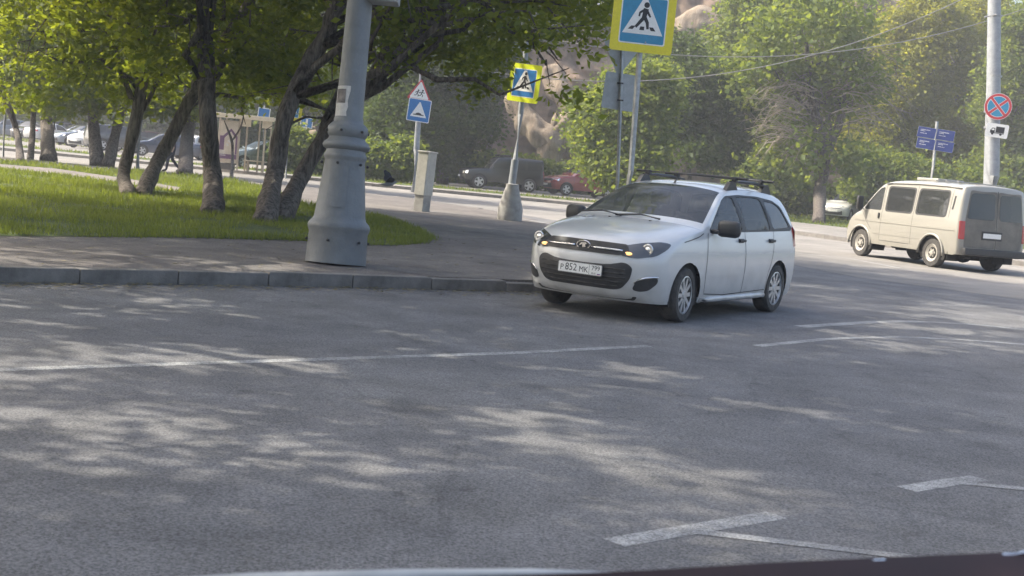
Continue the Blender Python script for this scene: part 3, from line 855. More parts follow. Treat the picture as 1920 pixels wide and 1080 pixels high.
free_tree('yellow-green tree behind the blue wayfinding plates', 1720, 84, [bl(1690, 150, 84, 3.2, 2.4, 3.6), bl(1640, 260, 84, 2.4, 2, 2.2), bl(1740, 60, 84, 3.0, 2.4, 2.6)], 'leaf_lime', 950, 44, tr=.28)
free_tree('yellow-green tree filling the space between wayfinding plates and tall grey pole', 1820, 88, [bl(1810, 130, 88, 3.2, 2.6, 3.6), bl(1790, 270, 86, 3.0, 2, 2.0), bl(1830, 50, 88, 3.0, 2.4, 2.4)], 'leaf_lime', 950, 45, tr=.28)
free_tree('green tree at the right edge of the frame behind the tall grey pole', 1905, 80, [bl(1910, 190, 80, 2.8, 2.2, 3.8), bl(1890, 320, 79, 2.4, 1.6, 1.6), bl(1960, 80, 80, 3.2, 2.4, 3)], 'leaf_mid', 850, 46, tr=.26)
free_tree('dark bushy tree behind the blue wayfinding plates and the van roof', 1640, 74, [bl(1650, 330, 74, 2.4, 1.6, 1.5), bl(1740, 350, 73, 2.6, 1.4, 1.3), bl(1830, 370, 73, 2.6, 1.4, 1.3)], 'leaf_mid', 640, 47, tr=.18, name='shrub', cat='shrub')
free_tree('big dark tree hanging over the black off-road car', 835, 72, [bl(820, 120, 72, 4.0, 3, 3.6), bl(760, 230, 71, 2.2, 1.8, 1.6), bl(860, 235, 71, 2.2, 1.6, 1.5), bl(890, 80, 73, 2.4, 2.0, 2.0), bl(815, 290, 71, 1.6, 1.2, 1.1)], 'leaf_dark', 1300, 48, tr=.34)
free_tree('dark tree behind the children warning sign', 720, 78, [bl(720, 120, 78, 3.8, 2.6, 3.4), bl(690, 220, 78, 2.2, 1.8, 1.4), bl(770, 40, 78, 3.4, 2.4, 2.6)], 'leaf_dark', 1000, 49, tr=.3)
free_tree('broad dark tree behind the lamp post and the bus shelter', 600, 92, [bl(600, 110, 92, 4.6, 3, 3.6), bl(540, 170, 90, 3.0, 2, 2.0), bl(640, 30, 92, 4, 3, 3)], 'leaf_dark', 1000, 50, tr=.3, ln=.36, wd=.11)
free_tree('dark green tree right above the far rock face', 900, 88, [bl(985, 10, 86, 3.4, 2.6, 2.4), bl(900, 40, 86, 3.4, 2.6, 2.8), bl(1080, 0, 86, 3.0, 2.4, 2.2)], 'leaf_dark', 900, 51, tr=.3)
# tree line behind the car park
proto = free_tree('bushy green tree of the far tree line above the white sedan', 120, 112, [bl(120, 150, 112, 4.4, 3.4, 4.2), bl(60, 215, 112, 3.0, 2.4, 2.0), bl(190, 210, 112, 3.4, 2.4, 2.2), bl(130, 50, 112, 4, 3, 4)], 'leaf_mid', 1000, 52, tr=.3, ln=.42, wd=.13, group='tree line behind the car park', spread=0.6)
proto2 = free_tree('dark green tree of the far tree line above the navy sedan', 330, 108, [bl(330, 130, 108, 4.8, 3.4, 5), bl(300, 215, 107, 3.4, 2.4, 2.2), bl(380, 205, 107, 3.4, 2.4, 2.2), bl(350, 40, 108, 4, 3, 4)], 'leaf_dark', 1000, 53, tr=.3, ln=.42, wd=.13, group='tree line behind the car park', spread=0.6)
for i, (px, d, r, s, lab) in enumerate(((-60, 116, .6, 1.05, 'bushy green tree of the far tree line cut by the left frame edge'), (40, 122, 2.2, 1.15, 'dark green tree of the far tree line above the graphite hatchback'),
        (205, 118, 4.1, 1.1, 'bushy green tree of the far tree line behind the forked trunks'), (265, 112, 1.4, 0.95, 'dark green tree of the far tree line above the maroon car roof'),
        (420, 110, 3.3, 1.0, 'bushy green tree of the far tree line just left of the bus shelter roof'), (500, 112, 5.0, 1.1, 'dark green tree of the far tree line behind the bus shelter glass'))):
    copy_tree_at(proto if i % 2 == 0 else proto2, by_x(px, d), r, s, lab, 'tree line behind the car park')
for i, (px, d, r, s, lab) in enumerate(((760, 128, .3, 1.2, 'tall far tree behind the children warning sign'), (1010, 132, 2.0, 1.3, 'tall far tree above the second crossing sign'), (1250, 126, 3.7, 1.25, 'tall far tree behind the nearest crossing sign'),
        (1560, 118, 0.9, 1.15, 'tall far tree behind the twiggy pruned tree'), (1700, 112, 5.3, 1.05, 'tall far tree behind the blue wayfinding plates'), (1850, 118, 2.6, 1.2, 'tall far tree behind the thick grey pole'), (2000, 110, 4.4, 1.1, 'tall far tree beyond the right frame edge'))):
    copy_tree_at(proto2 if i % 2 else proto, by_x(px, d), r, s, lab, 'trees behind the rock building')
# far wood, one mass
W = []
for k in range(60):
    x = -95 + k * 3.4
    W.append((x, 150 + random.uniform(-6, 6), random.uniform(6, 9), 4.5, 3.5, random.uniform(6.5, 9)))
    W.append((x + 1.5, 154, 16 + random.uniform(-2, 3), 4.5, 3.5, 6))
P = crown_points(W, 5200, 0.5, 0.0, 60)
wood = tri_soup('far_wood', leaf_soup(P, 16, 0.9, 1.0, 0.42), None, 'leaf_dark', kind='stuff', per=4)
# hedge behind the parked off-road cars
def hedge(label, x0, x1, d, ztop, n, depth=0.9):
    a, b = by_x(x0, d), by_x(x1, d)
    root = empty('hedge', (a + b) / 2); tag(root, label, 'hedge')
    m = max(3, int((b - a).length / 1.1))
    bl_ = []
    for i in range(m):
        p = a.lerp(b, i / (m - 1))
        zt = ztop * random.uniform(.9, 1.08)
        bl_.append((p.x, p.y, zt * .55, 1.0, depth, zt * .5))
    P = crown_points(bl_, n, 0.5, 0.02, x0) - np.array(root.location)
    tri_soup('foliage', leaf_soup(P, 22, 0.2, 0.2, 0.085), None, 'leaf_mid', parent=root, per=4)
    bm = bmesh.new()
    for i in range(m * 3):
        p = a.lerp(b, random.random()) - Vector(root.location)
        add_tube(bm, [p, p + Vector((random.uniform(-.2, .2), random.uniform(-.2, .2), .7)), p + Vector((random.uniform(-.4, .4), random.uniform(-.3, .3), 1.3))], [.03, .02, .01], 5)
    tag(bm_obj('stems', bm, 'bark', root, True), kind='stuff')
    return root
hedge('clipped green hedge behind the black off-road car and the red car', 690, 1150, 80, 2.1, 1500)
hedge('low green hedge and shrubs behind the white car and pruned tree', 1400, 1640, 76, 2.3, 900, 1.1)
hedge('leafy hedge left of the children sign, behind the far pavement', 545, 760, 66.5, 2.2, 1100, 0.8)

n = 2600
q = resample(K2, 0.01); q = q[(q[:, 0] > -9) & (q[:, 0] < 3) & (q[:, 1] < 24)]
a = q[rng.integers(0, len(q), n)] + np.column_stack([rng.normal(0, .1, n), rng.normal(-.1, .1, n)])
nn = -np.abs(rng.normal(0, .22, n)) - .02
d_ = offset_poly(q, 1.0) - q
idx = rng.integers(0, len(q), n)
road_l = q[idx] + d_[idx] * nn[:, None]
pav = np.column_stack([rng.uniform(-9, 1.5, 3000), rng.uniform(9, 26, 3000)])
pav = pav[in_poly(pav, [tuple(t) for t in inner[::3]] + [(-90, -1)]) & ~in_poly(pav, LAWN)]
C3 = np.vstack([np.column_stack([road_l, np.full(n, .012)]), np.column_stack([pav, np.full(len(pav), .14)])])
L4 = leaf_soup(C3, 1, 0.0, 0.055, 0.016, 0.0).reshape(-1, 4, 3)
L4[:, :, 2] = C3[:, None, 2] + (L4[:, :, 2] - L4[:, :1, 2]) * 0.12
tri_soup('fallen_leaves', L4.reshape(-1, 3), None, 'litter', kind='stuff', per=4)

# ================================================================== VEHICLES
def pchip(x, xs, ys):
    """smooth-step interpolation between stations"""
    x = np.asarray(x, float); xs = np.asarray(xs, float); ys = np.asarray(ys, float)
    i = np.clip(np.searchsorted(xs, x) - 1, 0, len(xs) - 2)
    t = np.clip((x - xs[i]) / (xs[i + 1] - xs[i]), 0, 1)
    d = np.diff(ys) / np.diff(xs)
    m = np.zeros(len(xs)); m[0], m[-1] = d[0], d[-1]
    for k in range(1, len(xs) - 1):
        m[k] = 0 if d[k - 1] * d[k] <= 0 else 2 * d[k - 1] * d[k] / (d[k - 1] + d[k])
    h = xs[i + 1] - xs[i]
    return ((2 * t**3 - 3 * t**2 + 1) * ys[i] + (t**3 - 2 * t**2 + t) * h * m[i] + (-2 * t**3 + 3 * t**2) * ys[i + 1] + (t**3 - t**2) * h * m[i + 1])
def pip(p, poly):
    x, y = p; c = False
    for (x0, y0), (x1, y1) in zip(poly, poly[1:] + poly[:1]):
        if (y0 > y) != (y1 > y) and x < (x1 - x0) * (y - y0) / (y1 - y0) + x0: c = not c
    return c
def round_poly(poly, r, n=4):
    out = []
    m = len(poly)
    for i in range(m):
        p, a, b = Vector(poly[i]), Vector(poly[i - 1]), Vector(poly[(i + 1) % m])
        d0, d1 = (a - p), (b - p)
        q = min(r, d0.length * .45, d1.length * .45)
        s, e = p + d0.normalized() * q, p + d1.normalized() * q
        for k in range(n + 1):
            t = k / n
            out.append(tuple((1 - t) ** 2 * s + 2 * t * (1 - t) * p + t * t * e))
    return out
class Shell:
    """a car body as a skin: a side outline, an inner ring where flank begins, a half-width field"""
    def __init__(s, ctrl, half, plan, sect, n=6, V=9, grid=0.08, pw=0.92):
        c = spline(ctrl, n)
        s.O, s.I, s.n, s.V, s.grid, s.pw = c[:, :2], c[:, 2:4], n, V, grid, pw
        s.half, s.plan, s.sect = half, plan, sect
    def W(s, x, z):
        return s.half * pchip(x, *zip(*s.plan)) * pchip(z, *zip(*s.sect))
    def strip(s, si, phi):
        f = 1 - np.cos(phi)
        P = s.O[si] + (s.I[si] - s.O[si]) * f
        return P[0], s.W(P[0], P[1]) * np.sin(phi) ** s.pw, P[1]
    def dense(s, s0, s1, rows=140, cols=60):
        q = np.linspace(s0 * s.n, s1 * s.n, rows); i = np.clip(q.astype(int), 0, len(s.O) - 2); t = (q - i)[:, None]
        O = s.O[i] * (1 - t) + s.O[i + 1] * t; I = s.I[i] * (1 - t) + s.I[i + 1] * t
        f = np.linspace(0, math.pi / 2, cols)
        P = O[:, None] + (I - O)[:, None] * (1 - np.cos(f))[None, :, None]
        Y = s.W(P[..., 0], P[..., 1]) * np.sin(f)[None] ** s.pw
        return P[..., 0], Y, P[..., 1]
    def x_at(s, y, z, s0, s1):
        """x of the nose (or tail) skin at height z and |y|"""
        if not hasattr(s, '_c'): s._c = {}
        if (s0, s1) not in s._c: s._c[(s0, s1)] = s.dense(s0, s1)
        X, Y, Z = s._c[(s0, s1)]
        y = abs(y)
        xs = np.array([np.interp(y, Y[r], X[r]) for r in range(len(X))]); zs = np.array([np.interp(y, Y[r], Z[r]) for r in range(len(X))])
        o = np.argsort(zs)
        return float(np.interp(z, zs[o], xs[o]))
    def build(s, root, paint, arches, windows, holes, screens, glass='glass', zb=0.2, trim_polys=()):
        """arches: (x, z, r); windows: [(name, poly, material)]; screens: [(name, s0, s1, vmax, material)] cut from the strip"""
        n, V = s.n, s.V
        K = len(s.O)
        phis = [math.pi / 2 * j / V for j in range(V + 1)]
        bm = bmesh.new()
        grid = [[Vector(s.strip(i, p)) for p in phis] for i in range(K)]
        def screen_of(i, j):
            for k, (nm, a, b, vm, mt) in enumerate(screens):
                if a * n <= i < b * n and j < vm: return k
            return -1
        parts = {}
        def quad(bmx, cache, keys, sgn):
            vs = []
            for (i, j) in keys:
                y = sgn
                kk = (i, j, sgn if j else 0)
                if kk not in cache:
                    p = grid[i][j]
                    cache[kk] = bmx.verts.new((p.x, p.y * sgn, p.z))
                vs.append(cache[kk])
            try: bmx.faces.new(vs if sgn > 0 else vs[::-1])
            except ValueError: pass
        caches = {-1: {}}
        bms = {-1: bm}
        for k in range(len(screens)): caches[k] = {}; bms[k] = bmesh.new()
        for i in range(K - 1):
            for j in range(V):
                k = screen_of(i, j)
                for sg in (1, -1): quad(bms[k], caches[k], [(i, j), (i, j + 1), (i + 1, j + 1), (i + 1, j)], sg)
        # flank
        ring = [Vector((p[0], p[1])) for p in s.I]
        x0, x1 = ring[0].x, ring[-1].x
        poly = [tuple(p) for p in ring]
        bot = []
        m = int((x0 - x1) / s.grid)
        for k in range(1, m):
            bot.append((x1 + (x0 - x1) * k / m, zb))
        outline = poly + bot
        verts = [Vector(p) for p in outline]
        edges = [(i, (i + 1) % len(verts)) for i in range(len(verts))]
        def addloop(pl):
            b = len(verts)
            verts.extend(Vector(p) for p in pl)
            edges.extend((b + i, b + (i + 1) % len(pl)) for i in range(len(pl)))
        circ = [[(ax + r * math.cos(a), az + r * math.sin(a)) for a in np.linspace(0, 2 * math.pi, 29)[:-1]] for ax, az, r in arches]
        for c in circ: addloop(c)
        for _, pl, _m in windows: addloop(pl)
        for pl in trim_polys: addloop(pl)
        zs = np.arange(zb + s.grid / 2, max(p[1] for p in poly), s.grid)
        for z in zs:
            for x in np.arange(x1, x0 + 0.4, s.grid):
                if pip((x, z), outline): verts.append(Vector((x, z)))
        vs, es, fs, *_ = delaunay_2d_cdt(verts, edges, [], 0, 1e-4)
        wb = [bmesh.new() for _ in windows]
        caches2 = [dict() for _ in windows]; cb = {}
        tb_, tcache = bmesh.new(), {}
        for f in fs:
            c = (vs[f[0]] + vs[f[1]] + vs[f[2]]) / 3
            if not pip(c, outline): continue
            if any((c.x - ax) ** 2 + (c.y - az) ** 2 < (r * .985) ** 2 for ax, az, r in arches): continue
            w = next((k for k, (_, pl, _m) in enumerate(windows) if pip(c, pl)), -1)
            if w < 0 and any(pip(c, pl) for pl in trim_polys): w = -2
            for sg in (1, -1):
                if w >= 0: B, ch = wb[w], caches2[w]
                elif w == -2: B, ch = tb_, tcache
                else: B, ch = bm, cb
                vv = []
                for q in f:
                    if (q, sg) not in ch:
                        y = float(s.W(vs[q].x, vs[q].y)) - (0.012 if w >= 0 else 0.004 if w == -2 else 0)
                        ch[(q, sg)] = B.verts.new((vs[q].x, y * sg, vs[q].y))
                    vv.append(ch[(q, sg)])
                try: B.faces.new(vv[::sg])
                except ValueError: pass
        bmesh.ops.remove_doubles(bm, verts=bm.verts, dist=0.0008)
        body = bm_obj('body', bm, paint, root, True, angle=60)
        s.parts = {'body': body}
        for k, (nm, a, b, vm, mt) in enumerate(screens):
            s.parts[nm] = bm_obj(nm, bms[k], mt, root, True)
        # one pane each side
        for k, (nm, pl, mt) in enumerate(windows):
            for sg in (1, -1):
                B = wb[k].copy()
                bmesh.ops.delete(B, geom=[v for v in B.verts if v.co.y * sg < 0], context='VERTS')
                bm_obj(nm, B, mt, root, True)
            wb[k].free()
        for sg in (1, -1) if trim_polys else ():
            B = tb_.copy()
            bmesh.ops.delete(B, geom=[v for v in B.verts if v.co.y * sg < 0], context='VERTS')
            bm_obj('window_trim', B, 'black', root, True)
        tb_.free()
        return body
    def nose_patch(s, name, poly, s0, s1, m, root, lift=0.004, h=0.05, sign=1, mirror=False, smooth=True):
        """a panel laid on the nose or tail; poly in (y, z)"""
        verts = [Vector(p) for p in poly]
        edges = [(i, (i + 1) % len(poly)) for i in range(len(poly))]
        ys = [p[0] for p in poly]; zz = [p[1] for p in poly]
        for y in np.arange(min(ys), max(ys), h):
            for z in np.arange(min(zz), max(zz), h):
                if pip((y, z), poly): verts.append(Vector((y, z)))
        vs, es, fs, *_ = delaunay_2d_cdt(verts, edges, [], 1, 1e-4)
        out = []
        for sg in ((1, -1) if mirror else (1,)):
            bm = bmesh.new()
            bv = [bm.verts.new((s.x_at(v.x, v.y, s0, s1) + lift * sign, v.x * sg, v.y)) for v in vs]
            for f in fs:
                try: bm.faces.new([bv[i] for i in f])
                except ValueError: pass
            # rim so that the panel has an edge
            be = [e for e in bm.edges if e.is_boundary]
            r = bmesh.ops.extrude_edge_only(bm, edges=be)
            for g in r['geom']:
                if isinstance(g, bmesh.types.BMVert): g.co.x -= (abs(lift) + 0.012) * sign
            out.append(bm_obj(name, bm, m, root, smooth, angle=35))
        return out
    def side_line(s, name, pts, w, m, root, off=0.002, sides=(1, -1), joined=True):
        """narrow strip along (x, z) points on the flank"""
        P = resample(np.array(pts), 0.05); P = np.vstack([P, pts[-1]])
        a, b = offset_poly(P, w / 2), offset_poly(P, -w / 2)
        for sg in sides:
            v, f = [], []
            for i in range(len(P)):
                for q in (a[i], b[i]):
                    v.append((q[0], sg * (float(s.W(q[0], q[1])) + off), q[1]))
                if i: f.append((2 * i - 2, 2 * i - 1, 2 * i + 1, 2 * i) if sg > 0 else (2 * i, 2 * i + 1, 2 * i - 1, 2 * i - 2))
            mesh_obj(name, v, f, m, root)
def make_wheel(root, x, y, r, width, rim_r, side, kind='spoke', spokes=10, rim_m='alloy', name='wheel', steer=0.0):
    """side +1: the face looks to +y"""
    wr = empty(name); wr.parent = root; wr.location = (x, y, r); wr.rotation_euler = (0, 0, (0 if side > 0 else math.pi) + steer)
    bm = bmesh.new()
    h = width / 2
    add_lathe(bm, [(rim_r * .96, -h), (rim_r, -h), (r * .93, -h), (r * .985, -h * .8), (r, -h * .5), (r, h * .5), (r * .985, h * .8), (r * .93, h), (rim_r * 1.02, h * 1.0), (rim_r, h * .9), (rim_r * .97, h * .2), (rim_r * .9, -h * .3)], 36, 'Y')
    bm_obj('tyre', bm, 'rubber', wr, True, angle=45)
    bm = bmesh.new()
    if kind == 'spoke':
        # rim lip
        prev = None
        prof = [(rim_r * .99, h * .93), (rim_r * .93, h * .96), (rim_r * .9, h * .7)]
        for k in range(36):
            pass
        rings = []
        for rr, hh in prof:
            rings.append([bm.verts.new((rr * math.cos(2 * math.pi * k / 36), hh, rr * math.sin(2 * math.pi * k / 36))) for k in range(36)])
        for a, b in zip(rings, rings[1:]):
            for k in range(36): bm.faces.new((a[k], a[(k + 1) % 36], b[(k + 1) % 36], b[k]))
        for k in range(spokes):
            a = 2 * math.pi * k / spokes
            ca, sa = math.cos(a), math.sin(a)
            rot = Matrix(((ca, 0, -sa), (0, 1, 0), (sa, 0, ca)))
            add_box(bm, rot @ Vector((rim_r * .53, h * .74, 0)), (rim_r * .82, h * .2, rim_r * (2.1 / spokes)), rot)
        add_lathe(bm, [(rim_r * .05, h * .9), (rim_r * .2, h * .9), (rim_r * .24, h * .8), (rim_r * .24, h * .4)], 16, 'Y')
    else:
        add_lathe(bm, [(rim_r * .03, h * 1.0), (rim_r * .26, h * .98), (rim_r * .3, h * .62), (rim_r * .6, h * .55), (rim_r * .8, h * .72), (rim_r * .95, h * .95), (rim_r * .99, h * .9), (rim_r * .99, h * .4)], 28, 'Y')
        for k in range(6):
            a = 2 * math.pi * k / 6
            add_lathe(bm, [(.012, h * .62), (.02, h * .62), (.02, h * .8), (.006, h * .82)], 6, 'Y', (rim_r * .42 * math.cos(a), 0, rim_r * .42 * math.sin(a)))
    bm_obj('rim', bm, rim_m, wr, True, angle=35)
    if kind == 'spoke':
        bm = bmesh.new()
        add_lathe(bm, [(.01, h * .3), (rim_r * .9, h * .3), (rim_r * .9, h * .15), (.01, h * .15)], 24, 'Y')
        bm_obj('brake_disc', bm, 'under', wr, True, angle=35)
    return wr
def arch_liner(root, x, z, r, y0, y1):
    n = 16
    for sg in (1, -1):
        bm = bmesh.new()
        ra, rb = [], []
        for k in range(n + 1):
            a = math.pi * (-.12 + 1.24 * k / n)
            p = (x + r * math.cos(a), z + r * math.sin(a))
            ra.append(bm.verts.new((p[0], sg * y0, p[1]))); rb.append(bm.verts.new((p[0], sg * y1, p[1])))
        for k in range(n): bm.faces.new((ra[k], ra[k + 1], rb[k + 1], rb[k]))
        bm.faces.new(ra)
        bm_obj('wheel_arch', bm, 'under', root)
def seat(root, x, y, z=0.5, h=0.62, w=0.48):
    bm = bmesh.new()
    add_box(bm, (x + .05, y, z), (.48, w, .14), bevel=.05)
    add_box(bm, (x - .22, y, z + h / 2), (.13, w, h), Matrix.Rotation(R(-14), 3, 'Y'), bevel=.05)
    add_box(bm, (x - .32, y, z + h + .12), (.09, w * .52, .18), Matrix.Rotation(R(-10), 3, 'Y'), bevel=.035)
    bm_obj('seat', bm, 'seat', root, True, angle=20)
def plate_mat4(x, y, z, sign):
    """text lying in the (y, z) plane, facing +x (sign 1) or -x"""
    if sign > 0: return Matrix(((0, 0, 1, x), (1, 0, 0, y), (0, 1, 0, z), (0, 0, 0, 1)))
    return Matrix(((0, 0, -1, x), (-1, 0, 0, y), (0, 1, 0, z), (0, 0, 0, 1)))

# ------------------------------------------------------------------ the white estate car
KAL = [(1.90, .20, 1.62, .20), (1.985, .27, 1.63, .29), (2.035, .40, 1.64, .40), (2.045, .54, 1.65, .53), (2.035, .66, 1.64, .64), (1.99, .745, 1.60, .73),
       (1.945, .80, 1.52, .79), (1.84, .862, 1.42, .84), (1.6, .93, 1.28, .885), (1.3, .988, 1.12, .925), (1.05, 1.025, .97, .955), (.94, 1.045, .86, .985),
       (.6, 1.235, .53, 1.165), (.27, 1.395, .21, 1.32), (.05, 1.452, .0, 1.38), (-.3, 1.487, -.3, 1.418), (-.8, 1.492, -.8, 1.425), (-1.3, 1.468, -1.27, 1.40),
       (-1.62, 1.425, -1.52, 1.355), (-1.77, 1.36, -1.63, 1.29), (-1.9, 1.15, -1.70, 1.12), (-1.98, .95, -1.74, .94), (-2.02, .8, -1.74, .79), (-2.06, .62, -1.74, .61), (-2.06, .42, -1.74, .43), (-1.98, .22, -1.72, .22)]
KPLAN = [(-2.1, .955), (-1.5, .985), (-.6, 1.0), (.6, 1.0), (1.3, .99), (1.8, .955), (2.1, .93)]
KSECT = [(.18, .955), (.32, .982), (.55, 1.0), (.72, .995), (.88, .965), (.97, .945), (1.15, .865), (1.33, .755), (1.5, .64)]
def build_kalina():
    root = empty('estate_car', (1.80, 14.95, 0.0), R(-123.2))
    tag(root, 'white estate car with black roof rack turning in the shade, plate P852MK 799', 'car')
    s = Shell(KAL, .85, KPLAN, KSECT, n=8, V=14, grid=.055, pw=.78)
    win_f = round_poly([(.70, .965), (.70, 1.0), (.24, 1.275), (.1, 1.325), (-.12, 1.345), (-.155, .985)], .045)
    win_r = round_poly([(-.255, .985), (-.225, 1.35), (-.75, 1.355), (-.93, 1.34), (-.985, 1.0)], .04)
    win_q = round_poly([(-1.075, 1.005), (-1.02, 1.325), (-1.3, 1.315), (-1.475, 1.26), (-1.64, 1.03)], .06)
    trim = round_poly([(.74, .945), (.74, .985), (.22, 1.30), (.07, 1.352), (-.3, 1.374), (-.85, 1.372), (-1.3, 1.338), (-1.5, 1.275), (-1.69, 1.02), (-1.62, .985), (-.2, .962)], .04)
    s.build(root, 'white_paint', [(1.238, .30, .335), (-1.238, .30, .335)], [('side_window', win_f, 'glass'), ('side_window', win_r, 'glass'), ('side_window', win_q, 'glass_dark')], [],
            [('windscreen', 11.25, 13.5, 11, 'glass'), ('rear_window', 19.0, 21.0, 11, 'glass_dark')], zb=.2, trim_polys=[trim])
    F = (0.0, 9.0)
    # nose
    mouth = round_poly([(-.56, .555), (-.5, .60), (.5, .60), (.56, .555), (.545, .44), (.46, .335), (.38, .315), (-.38, .315), (-.46, .335), (-.545, .44)], .07)
    s.nose_patch('lower_grille', mouth, *F, 'black', root, .006, .06)
    bm = bmesh.new()
    for k in range(5):
        z = .352 + k * .045
        w = .42 + min(k, 2) * .04
        pts = [(s.x_at(y, z, *F) + .010, y, z) for y in np.linspace(-w, w, 17)]
        add_tube(bm, pts, .007, 5)
    bm_obj('grille_slats', bm, 'rubber', root, True)
    up = round_poly([(-.52, .70), (-.45, .785), (-.2, .79), (.2, .79), (.45, .785), (.52, .70), (.42, .672), (-.42, .672)], .02)
    s.nose_patch('upper_grille', up, *F, 'black', root, .012, .03)
    for a, b in ((-.44, -.1), (.1, .44)):
        bm = bmesh.new()
        pts = [(s.x_at(y, .725, *F) + .02, y, .725 - .012 * abs(y)) for y in np.linspace(a, b, 12)]
        add_tube(bm, pts, .012, 8)
        bm_obj('chrome_bar', bm, 'chrome', root, True)
    # oval emblem with a sail boat
    bx = s.x_at(0, .735, *F) + .024
    bm = bmesh.new()
    add_tube(bm, [(bx, .078 * math.cos(a), .735 + .042 * math.sin(a)) for a in np.linspace(0, 2 * math.pi, 25)], .007, 6, cap=False)
    pts = [(-.052, -.008), (-.03, .022), (.02, .026), (.045, .012), (.02, .004), (.03, -.02), (-.01, -.028), (-.012, .004)]
    prism(bm, pts, .006, Matrix(((0, 0, 1, bx), (1, 0, 0, 0), (0, 1, 0, .735), (0, 0, 0, 1))))
    bm_obj('emblem', bm, 'chrome', root, True, angle=20)
    # head lamps with a lit orange sidelight
    hl = round_poly([(.40, .700), (.43, .772), (.58, .815), (.72, .838), (.79, .822), (.79, .76), (.74, .69), (.58, .655), (.44, .668)], .035)
    for o in s.nose_patch('headlight', hl, *F, 'lamp_dark', root, .008, .04, mirror=True): pass
    heads = [o for o in root.children if o.name.startswith('headlight')]
    for o, sg in zip(heads, (1, -1)):
        bm = bmesh.new()
        px = s.x_at(.655, .752, *F) + .006
        add_lathe(bm, [(.06, .0), (.062, .006), (.054, .012), (.04, .002), (.02, .012)], 20, 'Z')
        for v in bm.verts: v.co = Vector((px + v.co.z, sg * .655 + v.co.x, .752 + v.co.y))
        bm_obj('reflector', bm, 'lamp_clear', o, True)
        bm = bmesh.new()
        px = s.x_at(.50, .70, *F) + .004
        add_lathe(bm, [(.004, .012), (.03, .011), (.034, .004), (.034, .0)], 18, 'Z')
        for v in bm.verts: v.co = Vector((px + .012 + v.co.z - .006, sg * (.50 + v.co.x * 1.25), .697 + v.co.y * .5))
        bm_obj('indicator_lamp', bm, 'lamp_orange', o, True)
    fog = round_poly([(.56, .335), (.60, .425), (.70, .468), (.775, .475), (.765, .41), (.70, .335), (.62, .318)], .03)
    s.nose_patch('fog_lamp_recess', fog, *F, 'black', root, .006, .04, mirror=True)
    for sg in (1, -1):
        bm = bmesh.new()
        pts = [(s.x_at(y, z, *F) + .012, sg * y, z) for y, z in ((.585, .405), (.62, .44), (.68, .466), (.74, .478), (.775, .482))]
        add_tube(bm, pts, .010, 6)
        bm_obj('chrome_trim', bm, 'chrome', root, True)
    lip = round_poly([(-.6, .262), (.6, .262), (.56, .218), (-.56, .218)], .02)
    s.nose_patch('front_lip', lip, *F, 'black', root, .005, .05)
    # number plate
    pz, px = .492, max(s.x_at(y, .49, *F) for y in (0, .2)) + .016
    pl = empty('number_plate'); pl.parent = root; pl.location = (px, 0.01, pz); pl.rotation_euler = (0, R(-2), 0)
    bm = bmesh.new()
    prism(bm, rrect(.534, .126, .012), .006, plate_mat4(0, 0, 0, 1)); bm_obj('plate_holder', bm, 'black', pl)
    bm = bmesh.new()
    prism(bm, rrect(.52, .112, .012), .004, plate_mat4(.006, 0, 0, 1)); bm_obj('plate_sheet', bm, 'sign_white', pl)
    T = .0104
    text_obj('lettering', 'P', .082, 'ink', pl, plate_mat4(T, -.215, -.009, 1), sx=1.0)
    text_obj('lettering', '852', .104, 'ink', pl, plate_mat4(T, -.105, 0, 1), sx=.92)
    text_obj('lettering', 'MK', .082, 'ink', pl, plate_mat4(T, .045, -.009, 1), sx=.95)
    text_obj('region_code', '799', .068, 'ink', pl, plate_mat4(T, .188, .016, 1))
    text_obj('country_code', 'RUS', .028, 'ink', pl, plate_mat4(T, .168, -.036, 1))
    bm = bmesh.new()
    add_box(bm, (T, .1125, 0), (.0012, .003, .108))
    for y, z, a, b in ((-.257, 0, .0025, .108), (.257, 0, .0025, .108)): add_box(bm, (T, y, z), (.0012, a, b))
    for z in (-.0535, .0535): add_box(bm, (T, 0, z), (.0012, .514, .0025))
    bm_obj('plate_border', bm, 'ink', pl)
    for nm, z, mt in (('flag_white', -.030, 'sign_white'), ('flag_blue', -.0365, 'sign_blue'), ('flag_red', -.043, 'sign_red')):
        box_obj('flag_stripe', (T + .0004, .228, z), (.0012, .036, .0064), mt, pl)
    # seams, sills, handles
    for nm, pts in (('door_seam', [(.80, .30), (.83, .5), (.82, .75), (.79, .945)]), ('door_seam', [(-.19, .27), (-.2, .6), (-.19, .96)]),
                    ('door_seam', [(-.88, .30), (-.90, .48), (-.98, .62), (-1.04, .8), (-1.05, .985)]), ('door_seam', [(.80, .29), (.3, .265), (-.87, .29)]),
                    ('bonnet_seam', [(1.36, .845), (1.2, .868), (1.0, .905), (.9, .94)])):
        s.side_line(nm, pts, .010, 'ink', root)
    s.side_line('side_rub_line', [(.78, .47), (-.9, .49)], .012, 'white_paint', root, .006)
    bm = bmesh.new()
    for sg in (1, -1):
        pts = [(x, sg * (float(s.W(x, .22)) - .004), .225) for x in np.linspace(.88, -.88, 12)]
        add_tube(bm, pts, .035, 8)
    bm_obj('sill', bm, 'white_paint', root, True)
    for x in (-.075, -.955):
        for sg in (1, -1):
            bm = bmesh.new()
            y = sg * (float(s.W(x, .865)))
            add_box(bm, (x, y + sg * .002, .865), (.14, .012, .05), bevel=.005)
            add_box(bm, (x, y + sg * .024, .868), (.17, .022, .03), bevel=.009)
            bm_obj('door_handle', bm, 'black', root, True, angle=20)
